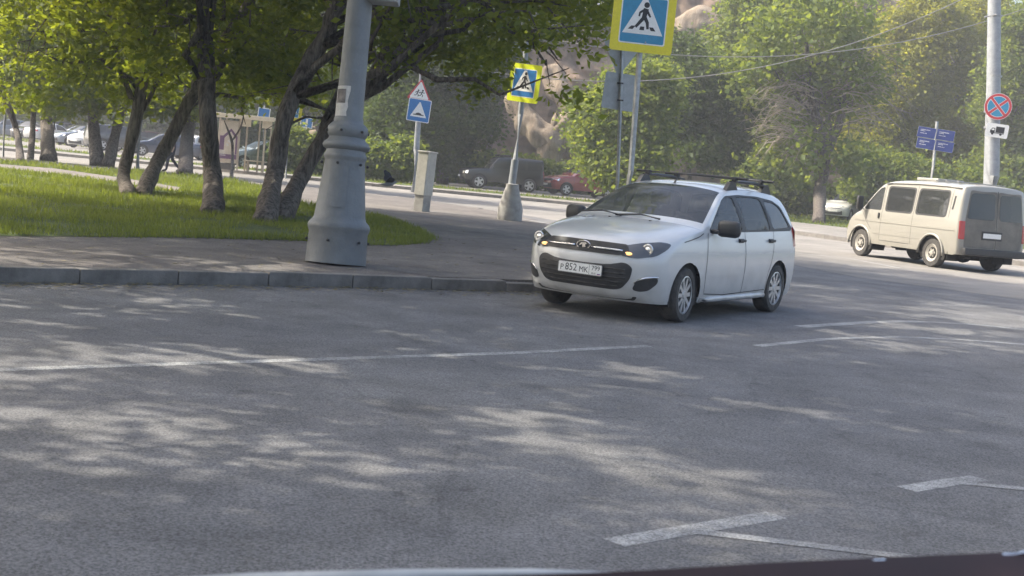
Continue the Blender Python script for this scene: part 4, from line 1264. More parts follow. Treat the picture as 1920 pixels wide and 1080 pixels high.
    # mirrors
    for sg in (1, -1):
        bm = bmesh.new()
        add_box(bm, (.60, sg * .965, 1.005), (.14, .25, .18), Matrix.Rotation(R(sg * 12), 3, 'Z'), bevel=.05)
        add_box(bm, (.66, sg * .845, .965), (.09, .1, .05), bevel=.015)
        mo = bm_obj('door_mirror', bm, 'black', root, True, angle=50)
        box_obj('mirror_glass', (.557, sg * .965, 1.015), (.004, .16, .11), 'chrome', mo, rot=Matrix.Rotation(R(sg * 12), 3, 'Z'))
    # roof rack
    for sg in (1, -1):
        rk = empty('roof_rail'); rk.parent = root
        for x0 in (-.22, -1.2):
            bm = bmesh.new()
            zt = 1.425
            yo = sg * .56
            prism(bm, [(-.17, -.03), (.17, -.03), (.06, .075), (-.06, .085)], .05, Matrix(((1, 0, 0, x0), (0, 0, -sg, yo + sg * .025), (0, 1, 0, 1.436), (0, 0, 0, 1))))
            bm_obj('rail_foot', bm, 'black', rk)
        tube_obj('rail_bar', [(-.2, sg * .56, 1.51), (-.5, sg * .56, 1.525), (-.9, sg * .56, 1.522), (-1.22, sg * .56, 1.5)], .02, 'black', rk)
    for x in (-.32, -1.08):
        tube_obj('roof_crossbar', [(x, -.72, 1.56), (x, 0, 1.565), (x, .72, 1.56)], .016, 'black', root)
        for sg in (1, -1): box_obj('crossbar_clamp', (x, sg * .56, 1.545), (.07, .06, .06), 'black', root, .012)
    tube_obj('aerial', [(.12, .0, 1.425), (.08, 0, 1.455), (.03, 0, 1.52)], [.018, .012, .004], 'black', root)
    # wipers, washer jets
    for y0, y1 in ((.35, -.25), (-.18, -.68)):
        tube_obj('wiper', [(.985, y0 * .9, 1.045), (.93, (y0 + y1) / 2, 1.075), (.955, y1, 1.045)], .011, 'black', root, 6)
    for y in (-.25, .25): box_obj('washer_jet', (1.08, y, 1.018), (.03, .025, .018), 'black', root, .005)
    # tail lamps
    tl = round_poly([(.62, .95), (.60, .78), (.77, .76), (.81, .86), (.8, 1.0), (.74, 1.08)], .03)
    s.nose_patch('tail_light', tl, 19.5, 25.0, 'lamp_red', root, .008, .05, sign=-1, mirror=True)
    for sg in (1, -1):
        s.side_line('tail_light_side', [(-1.74, .80), (-1.715, .95), (-1.69, 1.03)], .07, 'lamp_red', root, .004, sides=(sg,))
    # insides
    bm = bmesh.new()
    add_box(bm, (-.2, 0, .26), (3.4, 1.35, .06)); add_box(bm, (1.2, 0, .58), (.04, 1.3, .6)); add_box(bm, (-1.65, 0, .5), (.04, 1.2, .5))
    bm_obj('floor_pan', bm, 'under', root)
    bm = bmesh.new(); add_box(bm, (.78, 0, .86), (.5, 1.36, .2), bevel=.06); bm_obj('dashboard', bm, 'dash', root, True, angle=20)
    for y in (.36, -.36): seat(root, .0, y, .52)
    seat(root, -.85, 0, .52, .58, 1.2)
    bm = bmesh.new()
    add_tube(bm, [(.42 + .06 * math.sin(a), .36 + .18 * math.cos(a), .93 + .165 * math.sin(a)) for a in np.linspace(0, 2 * math.pi, 21)], .016, 6, cap=False)
    add_tube(bm, [(.42, .19, .93), (.42, .53, .93)], .014, 6); add_tube(bm, [(.42, .36, .93), (.62, .36, .84)], .03, 6)
    bm_obj('steering_wheel', bm, 'dash', root, True)
    for x in (1.238, -1.238):
        arch_liner(root, x, .30, .345, .80, .45)
        for sg in (1, -1):
            make_wheel(root, x, sg * .735, .29, .19, .205, sg, 'spoke', 10, 'alloy', steer=R(5) if x > 0 else 0)
    return root
build_kalina()

# ------------------------------------------------------------------ the beige van
VAN = [(2.28, .32, 1.98, .34), (2.37, .42, 2.0, .44), (2.41, .58, 2.0, .58), (2.38, .74, 1.96, .72), (2.30, .90, 1.9, .86), (2.12, 1.03, 1.8, .97), (1.85, 1.14, 1.66, 1.07), (1.66, 1.21, 1.5, 1.13),
       (1.55, 1.27, 1.42, 1.2), (1.2, 1.62, 1.09, 1.54), (.93, 1.86, .84, 1.77), (.74, 1.965, .67, 1.87), (.3, 2.03, .3, 1.93), (-.6, 2.05, -.6, 1.955), (-1.7, 2.04, -1.7, 1.945), (-2.14, 2.02, -2.1, 1.92), (-2.27, 1.95, -2.16, 1.88),
       (-2.31, 1.6, -2.18, 1.58), (-2.36, 1.1, -2.2, 1.1), (-2.39, .7, -2.22, .7), (-2.39, .5, -2.22, .5), (-2.36, .38, -2.2, .38)]
VPLAN = [(-2.45, .985), (-1.5, 1.0), (.8, 1.0), (1.5, .97), (2.1, .9), (2.5, .84)]
VSECT = [(.3, .955), (.5, .985), (.85, 1.0), (1.1, .99), (1.3, .965), (1.7, .915), (1.95, .865), (2.1, .84)]
def build_van():
    root = empty('passenger_van', (10.18, 32.17, 0), R(111.8))
    tag(root, 'dusty beige passenger van driving away on the sunlit far road', 'van')
    s = Shell(VAN, 1.0, VPLAN, VSECT, n=6, V=10, grid=.085)
    w0 = round_poly([(1.33, 1.215), (1.33, 1.27), (.98, 1.62), (.80, 1.775), (.66, 1.80), (.64, 1.215)], .05)
    w1 = round_poly([(.45, 1.235), (.47, 1.80), (-.50, 1.80), (-.50, 1.235)], .08)
    w2 = round_poly([(-.70, 1.235), (-.70, 1.80), (-1.72, 1.80), (-1.72, 1.235)], .08)
    t1 = round_poly([(.5, 1.195), (.52, 1.84), (-.55, 1.84), (-.55, 1.195)], .1); t2 = round_poly([(-.65, 1.195), (-.65, 1.84), (-1.77, 1.84), (-1.77, 1.195)], .1)
    s.build(root, 'beige_paint', [(1.38, .34, .43), (-1.38, .34, .43)], [('side_window', w0, 'glass'), ('side_window', w1, 'glass_dark'), ('side_window', w2, 'glass_dark')], [],
            [('windscreen', 8.2, 10.8, 8, 'glass')], zb=.36, trim_polys=[t1, t2])
    B = (16.0, 21.0)
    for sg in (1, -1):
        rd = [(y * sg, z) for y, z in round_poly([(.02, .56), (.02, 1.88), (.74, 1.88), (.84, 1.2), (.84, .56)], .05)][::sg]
        s.nose_patch('rear_door', rd, *B, 'dirt_shade_paint', root, .005, .1, sign=-1)  # door panels carry the rear's shade in their dark colour
        rw = round_poly([(.07, 1.22), (.07, 1.82), (.72, 1.82), (.80, 1.25), (.76, 1.22)], .09)
        rw = [(y * sg, z) for y, z in rw][::sg]
        s_ = s.nose_patch('rear_window', rw, *B, 'glass_dark', root, .012, .1, sign=-1)
    for nm, m, pl in (('tail_light', 'lamp_red', [(.845, 1.16), (.845, .74), (.965, .74), (.965, 1.16)]),):
        s.nose_patch(nm, round_poly(pl, .02), *B, m, root, .012, .06, sign=-1, mirror=True)
    bm = bmesh.new()
    pts = [(s.x_at(0, z, *B) - .006, 0, z) for z in np.linspace(.55, 1.9, 8)]
    add_tube(bm, pts, .007, 5); bm_obj('rear_door_seam', bm, 'ink', root)
    bm = bmesh.new(); add_box(bm, (-2.43, 0, .47), (.12, 1.86, .16), bevel=.03); bm_obj('rear_bumper', bm, 'black', root, True, angle=20)
    px = s.x_at(.1, .85, *B) - .02
    pl = empty('number_plate'); pl.parent = root; pl.location = (px, .12, .86)
    bm = bmesh.new(); prism(bm, rrect(.52, .112, .012), .004, plate_mat4(0, 0, 0, -1)); bm_obj('plate_sheet', bm, 'sign_white', pl)
    bm = bmesh.new(); add_box(bm, (.006, 0, 0), (.012, .58, .2), bevel=.004); bm_obj('plate_recess', bm, 'black', pl)
    # roof: gutter rails, hatch, ribs
    bm = bmesh.new()
    for sg in (1, -1):
        add_tube(bm, [(x, sg * (float(s.W(x, z)) + .012), z) for x, z in ((.62, 1.885), (.3, 1.915), (-.6, 1.94), (-1.7, 1.93), (-2.08, 1.90))], .022, 6)
    bm_obj('roof_gutter', bm, 'beige_paint', root, True)
    box_obj('roof_hatch', (-.25, 0, 2.075), (.8, .8, .07), 'beige_paint', root, .02)
    bm = bmesh.new()
    for x in (-.9, -1.3, -1.7): add_box(bm, (x, 0, 2.052), (.06, 1.4, .02), bevel=.006)
    bm_obj('roof_ribs', bm, 'beige_paint', root)
    for nm, pts in (('door_seam', [(.60, .5), (.58, .9), (.60, 1.86)]), ('door_seam', [(1.42, 1.17), (1.3, 1.05), (1.05, .8), (.95, .72)]), ('door_seam', [(.60, .47), (-.55, .47)]), ('door_seam', [(-.6, .47), (-.6, 1.9)]), ('door_seam', [(-1.85, 1.2), (-1.85, 1.85)])):
        s.side_line(nm, pts, .009, 'ink', root)
    s.side_line('side_moulding', [(1.75, .93), (.6, .93), (-2.1, .93)], .03, 'beige_paint', root, .012)
    s.side_line('side_crease', [(.9, .63), (-.9, .63)], .02, 'beige_paint', root, .008)
    s.side_line('air_vent', [(-1.93, 1.4), (-1.95, 1.72)], .05, 'black', root, .004)
    for x in (.68,):
        for sg in (1, -1): box_obj('door_handle', (x, sg * (float(s.W(x, 1.08)) + .015), 1.08), (.05, .03, .14), 'black', root, .008)
    for sg in (1, -1):
        bm = bmesh.new()
        add_box(bm, (1.32, sg * 1.13, 1.36), (.09, .17, .34), bevel=.03)
        add_tube(bm, [(1.36, sg * .95, 1.2), (1.34, sg * 1.1, 1.22)], .02, 6)
        bm_obj('door_mirror', bm, 'black', root, True, angle=50)
    s.nose_patch('front_bumper', round_poly([(-.8, .62), (.8, .62), (.8, .38), (-.8, .38)], .05), 0, 8, 'black', root, .01, .1)
    s.nose_patch('headlight', round_poly([(.5, .72), (.5, .9), (.78, .92), (.8, .74)], .04), 0, 8, 'lamp_clear', root, .01, .08, mirror=True)
    for x in (1.38, -1.38):
        arch_liner(root, x, .36, .44, .92, .5)
        bm = bmesh.new()
        for sg in (1, -1):
            pts = [(x + .44 * math.cos(a), sg * (float(s.W(x, .6)) + .012), .34 + .44 * math.sin(a)) for a in np.linspace(R(-5), R(185), 15)]
            add_tube(bm, pts, .028, 6)
        bm_obj('arch_flare', bm, 'beige_paint', root, True)
        for sg in (1, -1): make_wheel(root, x, sg * .86, .34, .2, .215, sg, 'steel', rim_m='steel_wheel')
    bm = bmesh.new()
    add_box(bm, (0, 0, .45), (4.2, 1.5, .14)); add_tube(bm, [(-1.38, -.8, .34), (-1.38, .8, .34)], .07, 8); add_lathe(bm, [(.05, -.16), (.17, -.1), (.19, 0), (.17, .1), (.05, .16)], 12, 'Y', (-1.38, 0, .34))
    add_tube(bm, [(.9, .3, .33), (-1.0, .32, .32), (-2.2, .5, .36)], .045, 8); add_box(bm, (-.3, -.45, .36), (.9, .4, .2))
    add_box(bm, (-1.95, -.84, .32), (.012, .26, .22)); add_box(bm, (-1.95, .84, .32), (.012, .26, .22))
    bm_obj('chassis', bm, 'under', root)
    bm = bmesh.new(); add_box(bm, (1.35, 0, 1.0), (.5, 1.6, .3), bevel=.06); bm_obj('dashboard', bm, 'dash', root)
    for y in (.5, -.3): seat(root, .55, y, .85, .65, .5)
    for x in (-.6, -1.5): seat(root, x, 0, .8, .65, 1.4)
build_van()

# ------------------------------------------------------------------ other cars: one of each kind, then copies
SEDAN = [(2.1, .22, 1.85, .22), (2.2, .42, 1.87, .42), (2.19, .6, 1.86, .58), (2.1, .72, 1.8, .70), (1.7, .84, 1.5, .80), (1.15, .94, 1.0, .89), (.98, .97, .9, .92), (.45, 1.30, .38, 1.22), (.15, 1.42, .08, 1.35), (-.4, 1.455, -.4, 1.39),
         (-.9, 1.40, -.86, 1.32), (-1.45, 1.08, -1.35, 1.0), (-1.6, 1.02, -1.5, .95), (-2.1, .98, -1.9, .92), (-2.22, .85, -1.95, .8), (-2.25, .5, -1.95, .5), (-2.15, .24, -1.92, .24)]
HATCH = [(1.98, .22, 1.7, .22), (2.07, .42, 1.72, .42), (2.06, .62, 1.71, .6), (1.96, .76, 1.62, .74), (1.6, .9, 1.35, .86), (1.05, 1.0, .92, .95), (.9, 1.04, .8, .98), (.4, 1.34, .33, 1.26), (.1, 1.47, .03, 1.39), (-.5, 1.51, -.5, 1.44),
         (-1.3, 1.46, -1.25, 1.39), (-1.72, 1.36, -1.58, 1.28), (-1.88, 1.05, -1.7, 1.02), (-1.98, .8, -1.74, .8), (-2.03, .5, -1.74, .5), (-1.95, .24, -1.7, .24)]
SUV = [(2.1, .32, 1.85, .32), (2.2, .5, 1.88, .5), (2.2, .75, 1.88, .72), (2.1, .93, 1.8, .9), (1.7, 1.05, 1.5, 1.0), (1.1, 1.13, .95, 1.07), (.95, 1.18, .85, 1.12), (.5, 1.5, .42, 1.41), (.2, 1.66, .12, 1.57), (-.4, 1.70, -.4, 1.62),
       (-1.6, 1.67, -1.55, 1.59), (-2.0, 1.6, -1.88, 1.5), (-2.1, 1.2, -1.95, 1.18), (-2.16, .9, -1.97, .9), (-2.2, .6, -1.97, .6), (-2.12, .34, -1.95, .34)]
BOXY = [(2.2, .4, 2.0, .4), (2.3, .55, 2.04, .55), (2.31, .85, 2.04, .82), (2.24, 1.0, 1.98, .96), (1.8, 1.1, 1.65, 1.04), (1.05, 1.15, .95, 1.09), (.92, 1.2, .84, 1.14), (.62, 1.6, .55, 1.52), (.4, 1.78, .33, 1.69), (-.3, 1.83, -.3, 1.74),
        (-1.9, 1.82, -1.88, 1.73), (-2.15, 1.76, -2.06, 1.68), (-2.22, 1.3, -2.1, 1.28), (-2.27, .95, -2.11, .95), (-2.3, .7, -2.11, .7), (-2.22, .42, -2.1, .42)]
GP = [(-2.4, .94), (-1.4, .99), (0, 1.0), (1.2, .99), (1.9, .94), (2.4, .9)]
def sect_for(belt, top, tum=.66): return [(.18, .96), (belt * .55, 1.0), (belt * .85, .985), (belt, .95), ((belt + top) / 2, (.95 + tum) / 2 + .03), (top, tum)]
def generic(name, label, cat, ctrl, half, belt, top, wb, r, paint, screens, wins, loc, yaw, group, plate_at=.5, hl=(.45, .72, .62, .80), grille=(.42, .62, .74), n=4, tum=.68, rimk='spoke', extra=None, tl=(.55, .8, .75, .98), rim='alloy'):
    root = empty(name, loc, yaw); tag(root, label, cat, group)
    s = Shell(ctrl, half, GP, sect_for(belt, top, tum), n=n, V=6, grid=.13)
    s.build(root, paint, [(wb[0], r + .01, r * 1.17), (wb[1], r + .01, r * 1.17)], [('side_window', round_poly(p, .04, 2), 'glass_dark') for p in wins], [], screens, zb=ctrl[0][1])
    F, Bk = (0, 5.0), (len(ctrl) - 5.5, len(ctrl) - 1.0)
    y0, y1, z0, z1 = hl
    s.nose_patch('headlight', round_poly([(y0, z0), (y0, z1 - .03), (y1 + half * .1 + .08, z1), (y1 + half * .1 + .1, z0 + .03)], .03, 2), *F, 'lamp_clear', root, .008, .12, mirror=True)
    g, gz0, gz1 = grille
    s.nose_patch('grille', round_poly([(-g, gz0), (-g, gz1), (g, gz1), (g, gz0)], .03, 2), *F, 'black', root, .008, .12)
    s.nose_patch('lower_grille', round_poly([(-half * .6, ctrl[0][1] + .06), (-half * .6, gz0 - .12), (half * .6, gz0 - .12), (half * .6, ctrl[0][1] + .06)], .03, 2), *F, 'black', root, .008, .12)
    pl = box_obj('number_plate', (s.x_at(0, plate_at, *F) + .03, 0, plate_at), (.02, .52, .112), 'sign_white', root)
    y0, y1, z0, z1 = tl
    s.nose_patch('tail_light', round_poly([(y0, z0), (y0, z1), (y1, z1), (y1, z0)], .02, 2), *Bk, 'lamp_red', root, .008, .12, sign=-1, mirror=True)
    for x in (wb[0] - .42, -.2, wb[1] + .25):
        s.side_line('door_seam', [(x, ctrl[0][1] + .12), (x, belt - .02)], .014, 'ink', root)
    for sg in (1, -1):
        xm = wins[0][0][0]
        bm = bmesh.new(); add_box(bm, (xm - .06, sg * (half * .95 + .1), belt + .06), (.12, .2, .14), bevel=.03); bm_obj('door_mirror', bm, paint, root, True)
        for x in (-.1, -1.0): box_obj('door_handle', (x, sg * (float(s.W(x, belt - .1)) + .012), belt - .1), (.18, .03, .03), 'chrome' if rimk == 'x' else 'black', root)
    for x in wb:
        arch_liner(root, x, r, r * 1.2, half * .93, half * .5)
        for sg in (1, -1): make_wheel(root, x, sg * (half - .115), r, .2, r * .68, sg, rimk, 5, rim)
    bm = bmesh.new(); add_box(bm, (0, 0, ctrl[0][1] + .06), (3.6, half * 1.5, .05)); bm_obj('floor_pan', bm, 'under', root)
    for y in (.36, -.36): seat(root, -.1, y, belt - .42)
    seat(root, -1.0, 0, belt - .42, .58, 1.1)
    if extra: extra(root, s)
    return root
PK = 'cars parked in the far car park'
W_SED = [[(.66, .96), (.36, 1.2), (.06, 1.33), (-.28, 1.36), (-.3, .97)], [(-.4, .97), (-.38, 1.36), (-.8, 1.29), (-1.22, 1.0)]]
W_HAT = [[(.62, 1.0), (.32, 1.24), (.05, 1.37), (-.22, 1.4), (-.24, 1.01)], [(-.34, 1.01), (-.32, 1.41), (-.98, 1.39), (-1.0, 1.02)], [(-1.1, 1.02), (-1.08, 1.38), (-1.4, 1.31), (-1.6, 1.06)]]
W_SUV = [[(.7, 1.14), (.42, 1.4), (.16, 1.53), (-.22, 1.56), (-.24, 1.15)], [(-.34, 1.15), (-.32, 1.56), (-1.05, 1.56), (-1.07, 1.16)], [(-1.17, 1.16), (-1.15, 1.55), (-1.68, 1.50), (-1.8, 1.2)]]
W_BOX = [[(.74, 1.17), (.55, 1.46), (.38, 1.64), (-.2, 1.67), (-.22, 1.17)], [(-.34, 1.17), (-.32, 1.67), (-1.1, 1.67), (-1.12, 1.17)], [(-1.24, 1.17), (-1.22, 1.67), (-1.95, 1.65), (-1.98, 1.2)]]
def ground_at(px, dist, z=0.14):
    p = at(px, 300, dist); p.z = z
    return p
def roof_load(root, s):
    bm = bmesh.new(); add_box(bm, (-.1, .1, 1.87), (.5, .5, .1), bevel=.02)
    for y in (-.4, 0, .3): add_lathe(bm, [(.01, .0), (.08, .0), (.1, .06), (.02, .1)], 10, 'Z', (.3, y, 1.83))
    bm_obj('roof_lamps', bm, 'black', root)
generic('off_road_car', 'black boxy off-road car with bright headlights parked under the dark tree', 'car', BOXY, .92, 1.15, 1.83, (1.38, -1.38), .375, 'black_paint', [('windscreen', 6.25, 8.5, 5, 'glass'), ('rear_window', 12, 12.75, 4, 'glass_dark')], W_BOX,
        tuple(ground_at(943, 70)), R(193), None, .62, (.55, .78, .74, .93), (.5, .74, .92), n=5, tum=.8, extra=roof_load, tl=(.7, .85, .8, 1.2))
generic('crossover_car', 'red crossover car parked right of the black off-road car', 'car', SUV, .9, 1.12, 1.7, (1.33, -1.33), .345, 'red_paint', [('windscreen', 6.25, 8.4, 5, 'glass'), ('rear_window', 11, 12, 4, 'glass_dark')], W_SUV,
        tuple(ground_at(1094, 72.5)), R(205), None, .55, (.5, .74, .74, .92), (.46, .76, .9), n=5, tum=.7)
navy = generic('sedan_car', 'dark navy sedan parked behind the leaning trunks, its side in the sun', 'car', SEDAN, .87, .93, 1.455, (1.3, -1.3), .31, 'navy_paint', [('windscreen', 6.25, 8.4, 5, 'glass'), ('rear_window', 10, 11.4, 4, 'glass_dark')], W_SED,
        tuple(ground_at(306, 77)), R(200), None, n=5)
white_sedan = generic('sedan_car', 'white sedan in the middle of the row beyond the thickest trunk', 'car', SEDAN, .87, .93, 1.455, (1.3, -1.3), .31, 'silver_paint', [('windscreen', 6.25, 8.4, 5, 'glass_dark'), ('rear_window', 10, 11.4, 4, 'glass_dark')], W_SED,
        tuple(ground_at(137, 101)), R(207), PK)
hatch = generic('hatchback_car', 'blue-grey hatchback facing the road just left of the forked trunks', 'car', HATCH, .86, 1.0, 1.5, (1.25, -1.25), .31, 'bluegrey_paint', [('windscreen', 6.25, 8.4, 5, 'glass_dark'), ('rear_window', 11, 12, 4, 'glass_dark')], W_HAT,
        tuple(ground_at(152, 90)), R(222), PK)
suv = generic('suv_car', 'dark SUV seen from behind between the forked trunks, red tail lamp showing', 'car', SUV, .92, 1.12, 1.7, (1.33, -1.33), .36, 'graphite_paint', [('windscreen', 6.25, 8.4, 5, 'glass_dark'), ('rear_window', 11, 12, 4, 'glass_dark')], W_SUV,
        tuple(ground_at(222, 82)), R(35), PK, tum=.72, tl=(.62, .8, .85, 1.1))
def car_copy(src, px, dist, yaw, paint, label, group=PK):
    c = copy_tree(src)
    c.location = ground_at(px, dist); c.rotation_euler = (0, 0, R(yaw)); c['label'] = label
    if group: c['group'] = group
    elif 'group' in c: del c['group']
    for ch in c.children:
        if ch.name.startswith(('body', 'door_mirror')):
            ch.material_slots[0].link = 'OBJECT'; ch.material_slots[0].material = M[paint]
    return c
car_copy(hatch, 6, 104, 215, 'bluegrey_paint', 'grey car cut by the left edge of the frame')
car_copy(hatch, 57, 101, 262, 'graphite_paint', 'dark grey hatchback facing the road between the two leftmost trunks')
car_copy(white_sedan, 96, 98, 60, 'white_paint', 'white sedan seen from behind with red tail lamps, left of the thickest trunk')
car_copy(suv, 88, 110, 205, 'navy_paint', 'dark blue SUV roof showing behind the white cars at left')
car_copy(hatch, 132, 108, 205, 'silver_paint', 'silver estate car roof behind the white sedan')
car_copy(hatch, 178, 84, 248, 'white_paint', 'white hatchback half hidden by the forked trunks')
car_copy(hatch, 262, 93, 205, 'maroon_paint', 'maroon hatchback roof behind the navy sedan')
car_copy(hatch, 372, 80, 75, 'white_paint', 'white hatchback seen from behind, squeezed between two trunks')
car_copy(hatch, 487, 68, 215, 'silver_paint', 'white car parked behind the bus shelter glass', None)
car_copy(suv, 905, 84, 190, 'silver_paint', 'silver car roof showing above the hedge behind the off-road car', 'cars behind the hedge')
car_copy(suv, 1070, 85, 190, 'white_paint', 'white car roof showing above the hedge behind the red car', 'cars behind the hedge')
car_copy(hatch, 1592, 75, 240, 'white_paint', 'white car parked among shrubs between pruned tree and van', None)

# ------------------------------------------------------------------ the car the picture is taken from: its bonnet edge
own = empty('patrol_car', (0, 1.2, 0)); tag(own, 'dark maroon car bonnet edge along the bottom of the frame, closest to the viewer', 'car')
def own_bonnet():
    edge = [at(x, y, 1.75) - Vector((0, 1.2, 0)) for x, y in ((-350, 1110), (300, 1092), (760, 1085), (1150, 1072), (1500, 1052), (1920, 1034), (2300, 1020))]
    E_ = spline([tuple(p) for p in edge], 6)
    v, f, k = [], [], 10
    for p in E_:
        for i in range(k):
            t = i / (k - 1)
            v.append((p[0], p[1] + .05 * math.sin(t * math.pi) - 1.0 * t, p[2] + .012 * math.sin(min(1, t * 3) * math.pi / 2) - .05 * t))
    for a in range(len(E_) - 1):
        for i in range(k - 1):
            f.append((a * k + i, a * k + i + 1, (a + 1) * k + i + 1, (a + 1) * k + i))
    mesh_obj('bonnet', v, f, 'maroon_paint', own, True)
    tube_obj('sunlit_edge_strip', [at(x, y, 1.77) - Vector((0, 1.2, 0)) for x, y in ((100, 1094), (480, 1084), (760, 1078), (1000, 1074), (1180, 1076))], [.004, .008, .0085, .006, .002], 'sign_back', own, 8)  # pale strip added to stand for sunlight on the left edge
    for a, b in ((1590, 1660), (1880, 1990)):
        p, q = at(a, 1064 - (a - 1590) * .075, 1.74) - Vector((0, 1.2, 0)), at(b, 1053 - (b - 1660) * .075, 1.74) - Vector((0, 1.2, 0))
        tube_obj('chrome_clip', [p, p.lerp(q, .5) + Vector((0, 0, .002)), q], .004, 'chrome', own, 6)
own_bonnet()

# ================================================================== STREET FURNITURE
def lean_rot(p0, p1):
    """rotation that turns local z along p0 -> p1"""
    return Vector((0, 0, 1)).rotation_difference((Vector(p1) - Vector(p0)).normalized())
def plane_frame(origin, facing, roll=0.0):
    """4x4 for a plate: local x right as seen from its face, y up, z out of the face; facing: horizontal angle of the face's normal"""
    n = Vector((math.cos(facing), math.sin(facing), 0))
    u = Vector((-n.y, n.x, 0))
    w = Vector((0, 0, 1))
    mt = Matrix(((u.x, w.x, n.x, origin[0]), (u.y, w.y, n.y, origin[1]), (u.z, w.z, n.z, origin[2]), (0, 0, 0, 1)))
    return mt @ Matrix.Rotation(roll, 4, 'Z')
def plate_part(name, poly, z0, t, m, parent, fr):
    bm = bmesh.new()
    prism(bm, poly, t, fr @ Matrix.Translation((0, 0, z0)))
    return bm_obj(name, bm, m, parent)
def poly_scale(p, k): return [(x * k, y * k) for x, y in p]
# ---- the big cast lamp post
lp_b = gp(629, 494, 0.13); lp_t = at(676, 0, lp_b.y * _cp * 1.0 + 0.2)
lp_d = (lp_b - CAM).dot(FW)
lp_t = at(675, 2, lp_d - .05)
post = empty('lamp_post', lp_b); post.rotation_euler = lean_rot(lp_b, lp_t).to_euler()
tag(post, 'thick grey cast lamp post with ringed base and a torn poster, nearest to the road', 'lamp post')
LS = sc(lp_d)
prof_px = [(56.5, 0), (56.5, 8), (55, 58), (57.5, 64), (58.5, 70), (56, 76), (50, 82), (48, 88), (46.5, 100), (37.5, 190), (38, 194), (40, 198), (40, 203), (37, 208), (36.5, 212), (43, 216), (44.5, 221), (42, 226), (36, 231), (33.5, 236), (37, 241), (38.5, 248), (37, 256), (31, 262), (27.5, 265), (27.5, 270), (26, 275), (25.5, 300), (23.5, 500), (21, 760), (14, 1150)]
bm = bmesh.new()
add_lathe(bm, [(r * LS, h * LS) for r, h in prof_px], 48)
bm_obj('shaft', bm, 'post_paint', post, True, angle=50)
bm = bmesh.new()
for a in np.linspace(0, 2 * math.pi, 7)[:-1] + .35:
    for r, h in ((57, 42), (37.5, 247), (42, 186)):
        add_lathe(bm, [(.001, .0), (.017, .0), (.017, .02), (.009, .028)], 8, 'Z')
        mt = Matrix.Rotation(a, 4, 'Z') @ Matrix.Translation((r * LS, 0, h * LS)) @ Matrix.Rotation(R(90), 4, 'Y')
        bm.verts.ensure_lookup_table()
        for v in bm.verts[-32:]: v.co = mt @ v.co
bm_obj('bolts', bm, 'black', post, True)
for i in post.children:
    if i.name.startswith('bolts'): tag(i, kind='stuff')
# inspection door on the base, its face towards the viewer
def on_post(a, r, h): return Vector((r * LS * math.cos(a), r * LS * math.sin(a), h * LS))
bm = bmesh.new()
aa = np.linspace(R(-118), R(-72), 9)
hh = [(104, 46.6), (140, 43.2), (180, 39.0)]
rows = [[bm.verts.new(on_post(a, r + .55, h)) for a in aa] for h, r in hh]
for p, q in zip(rows, rows[1:]):
    for k in range(8): bm.faces.new((p[k], p[k + 1], q[k + 1], q[k]))
r = bmesh.ops.extrude_face_region(bm, geom=bm.faces[:])
for g in r['geom']:
    if isinstance(g, bmesh.types.BMVert): g.co += Vector((g.co.x, g.co.y, 0)).normalized() * .006
bm_obj('inspection_door', bm, 'post_paint', post, True, angle=30)
# the poster wrapped on the shaft
def wrap(name, a0, a1, h0, h1, r, m, parent, tear=0.0):
    bm = bmesh.new()
    aa = np.linspace(a0, a1, 9)
    hs = np.linspace(h0, h1, 7)
    rows = []
    for j, h in enumerate(hs):
        rows.append([bm.verts.new(on_post(a - (tear * (1 + noise.noise(Vector((j * 1.7, i, 2)))) if i == 8 and j < 5 else 0), r - (h - 275) * .009, h)) for i, a in enumerate(aa)])
    for p, q in zip(rows, rows[1:]):
        for k in range(8): bm.faces.new((p[k], p[k + 1], q[k + 1], q[k]))
    return bm_obj(name, bm, m, parent, True)
pst = wrap('poster', R(-170), R(-86), 272, 330, 26.3, 'paper', post, .12)
wrap('poster_print', R(-156), R(-104), 298, 324, 26.75, 'photo', pst)
bx = empty('junction_box_mount'); bx.parent = post
box_obj('junction_box', on_post(R(-10), 46, 530), (.36, .3, .5), 'pole_grey', post, .015)
bpy.data.objects.remove(bx)
bm = bmesh.new()
for s_ in (1, -1): 
    pts = [on_post(0, 15, 1140), on_post(0, 15, 1140) + Vector((0, s_ * .6, .4)), on_post(0, 12, 1150) + Vector((0, s_ * 1.6, .5))]
    add_tube(bm, pts, .04, 8)
    add_box(bm, pts[-1] + Vector((0, s_ * .3, -.03)), (.28, .7, .12), bevel=.04)
bm_obj('lantern_arms', bm, 'post_paint', post, True, angle=50)

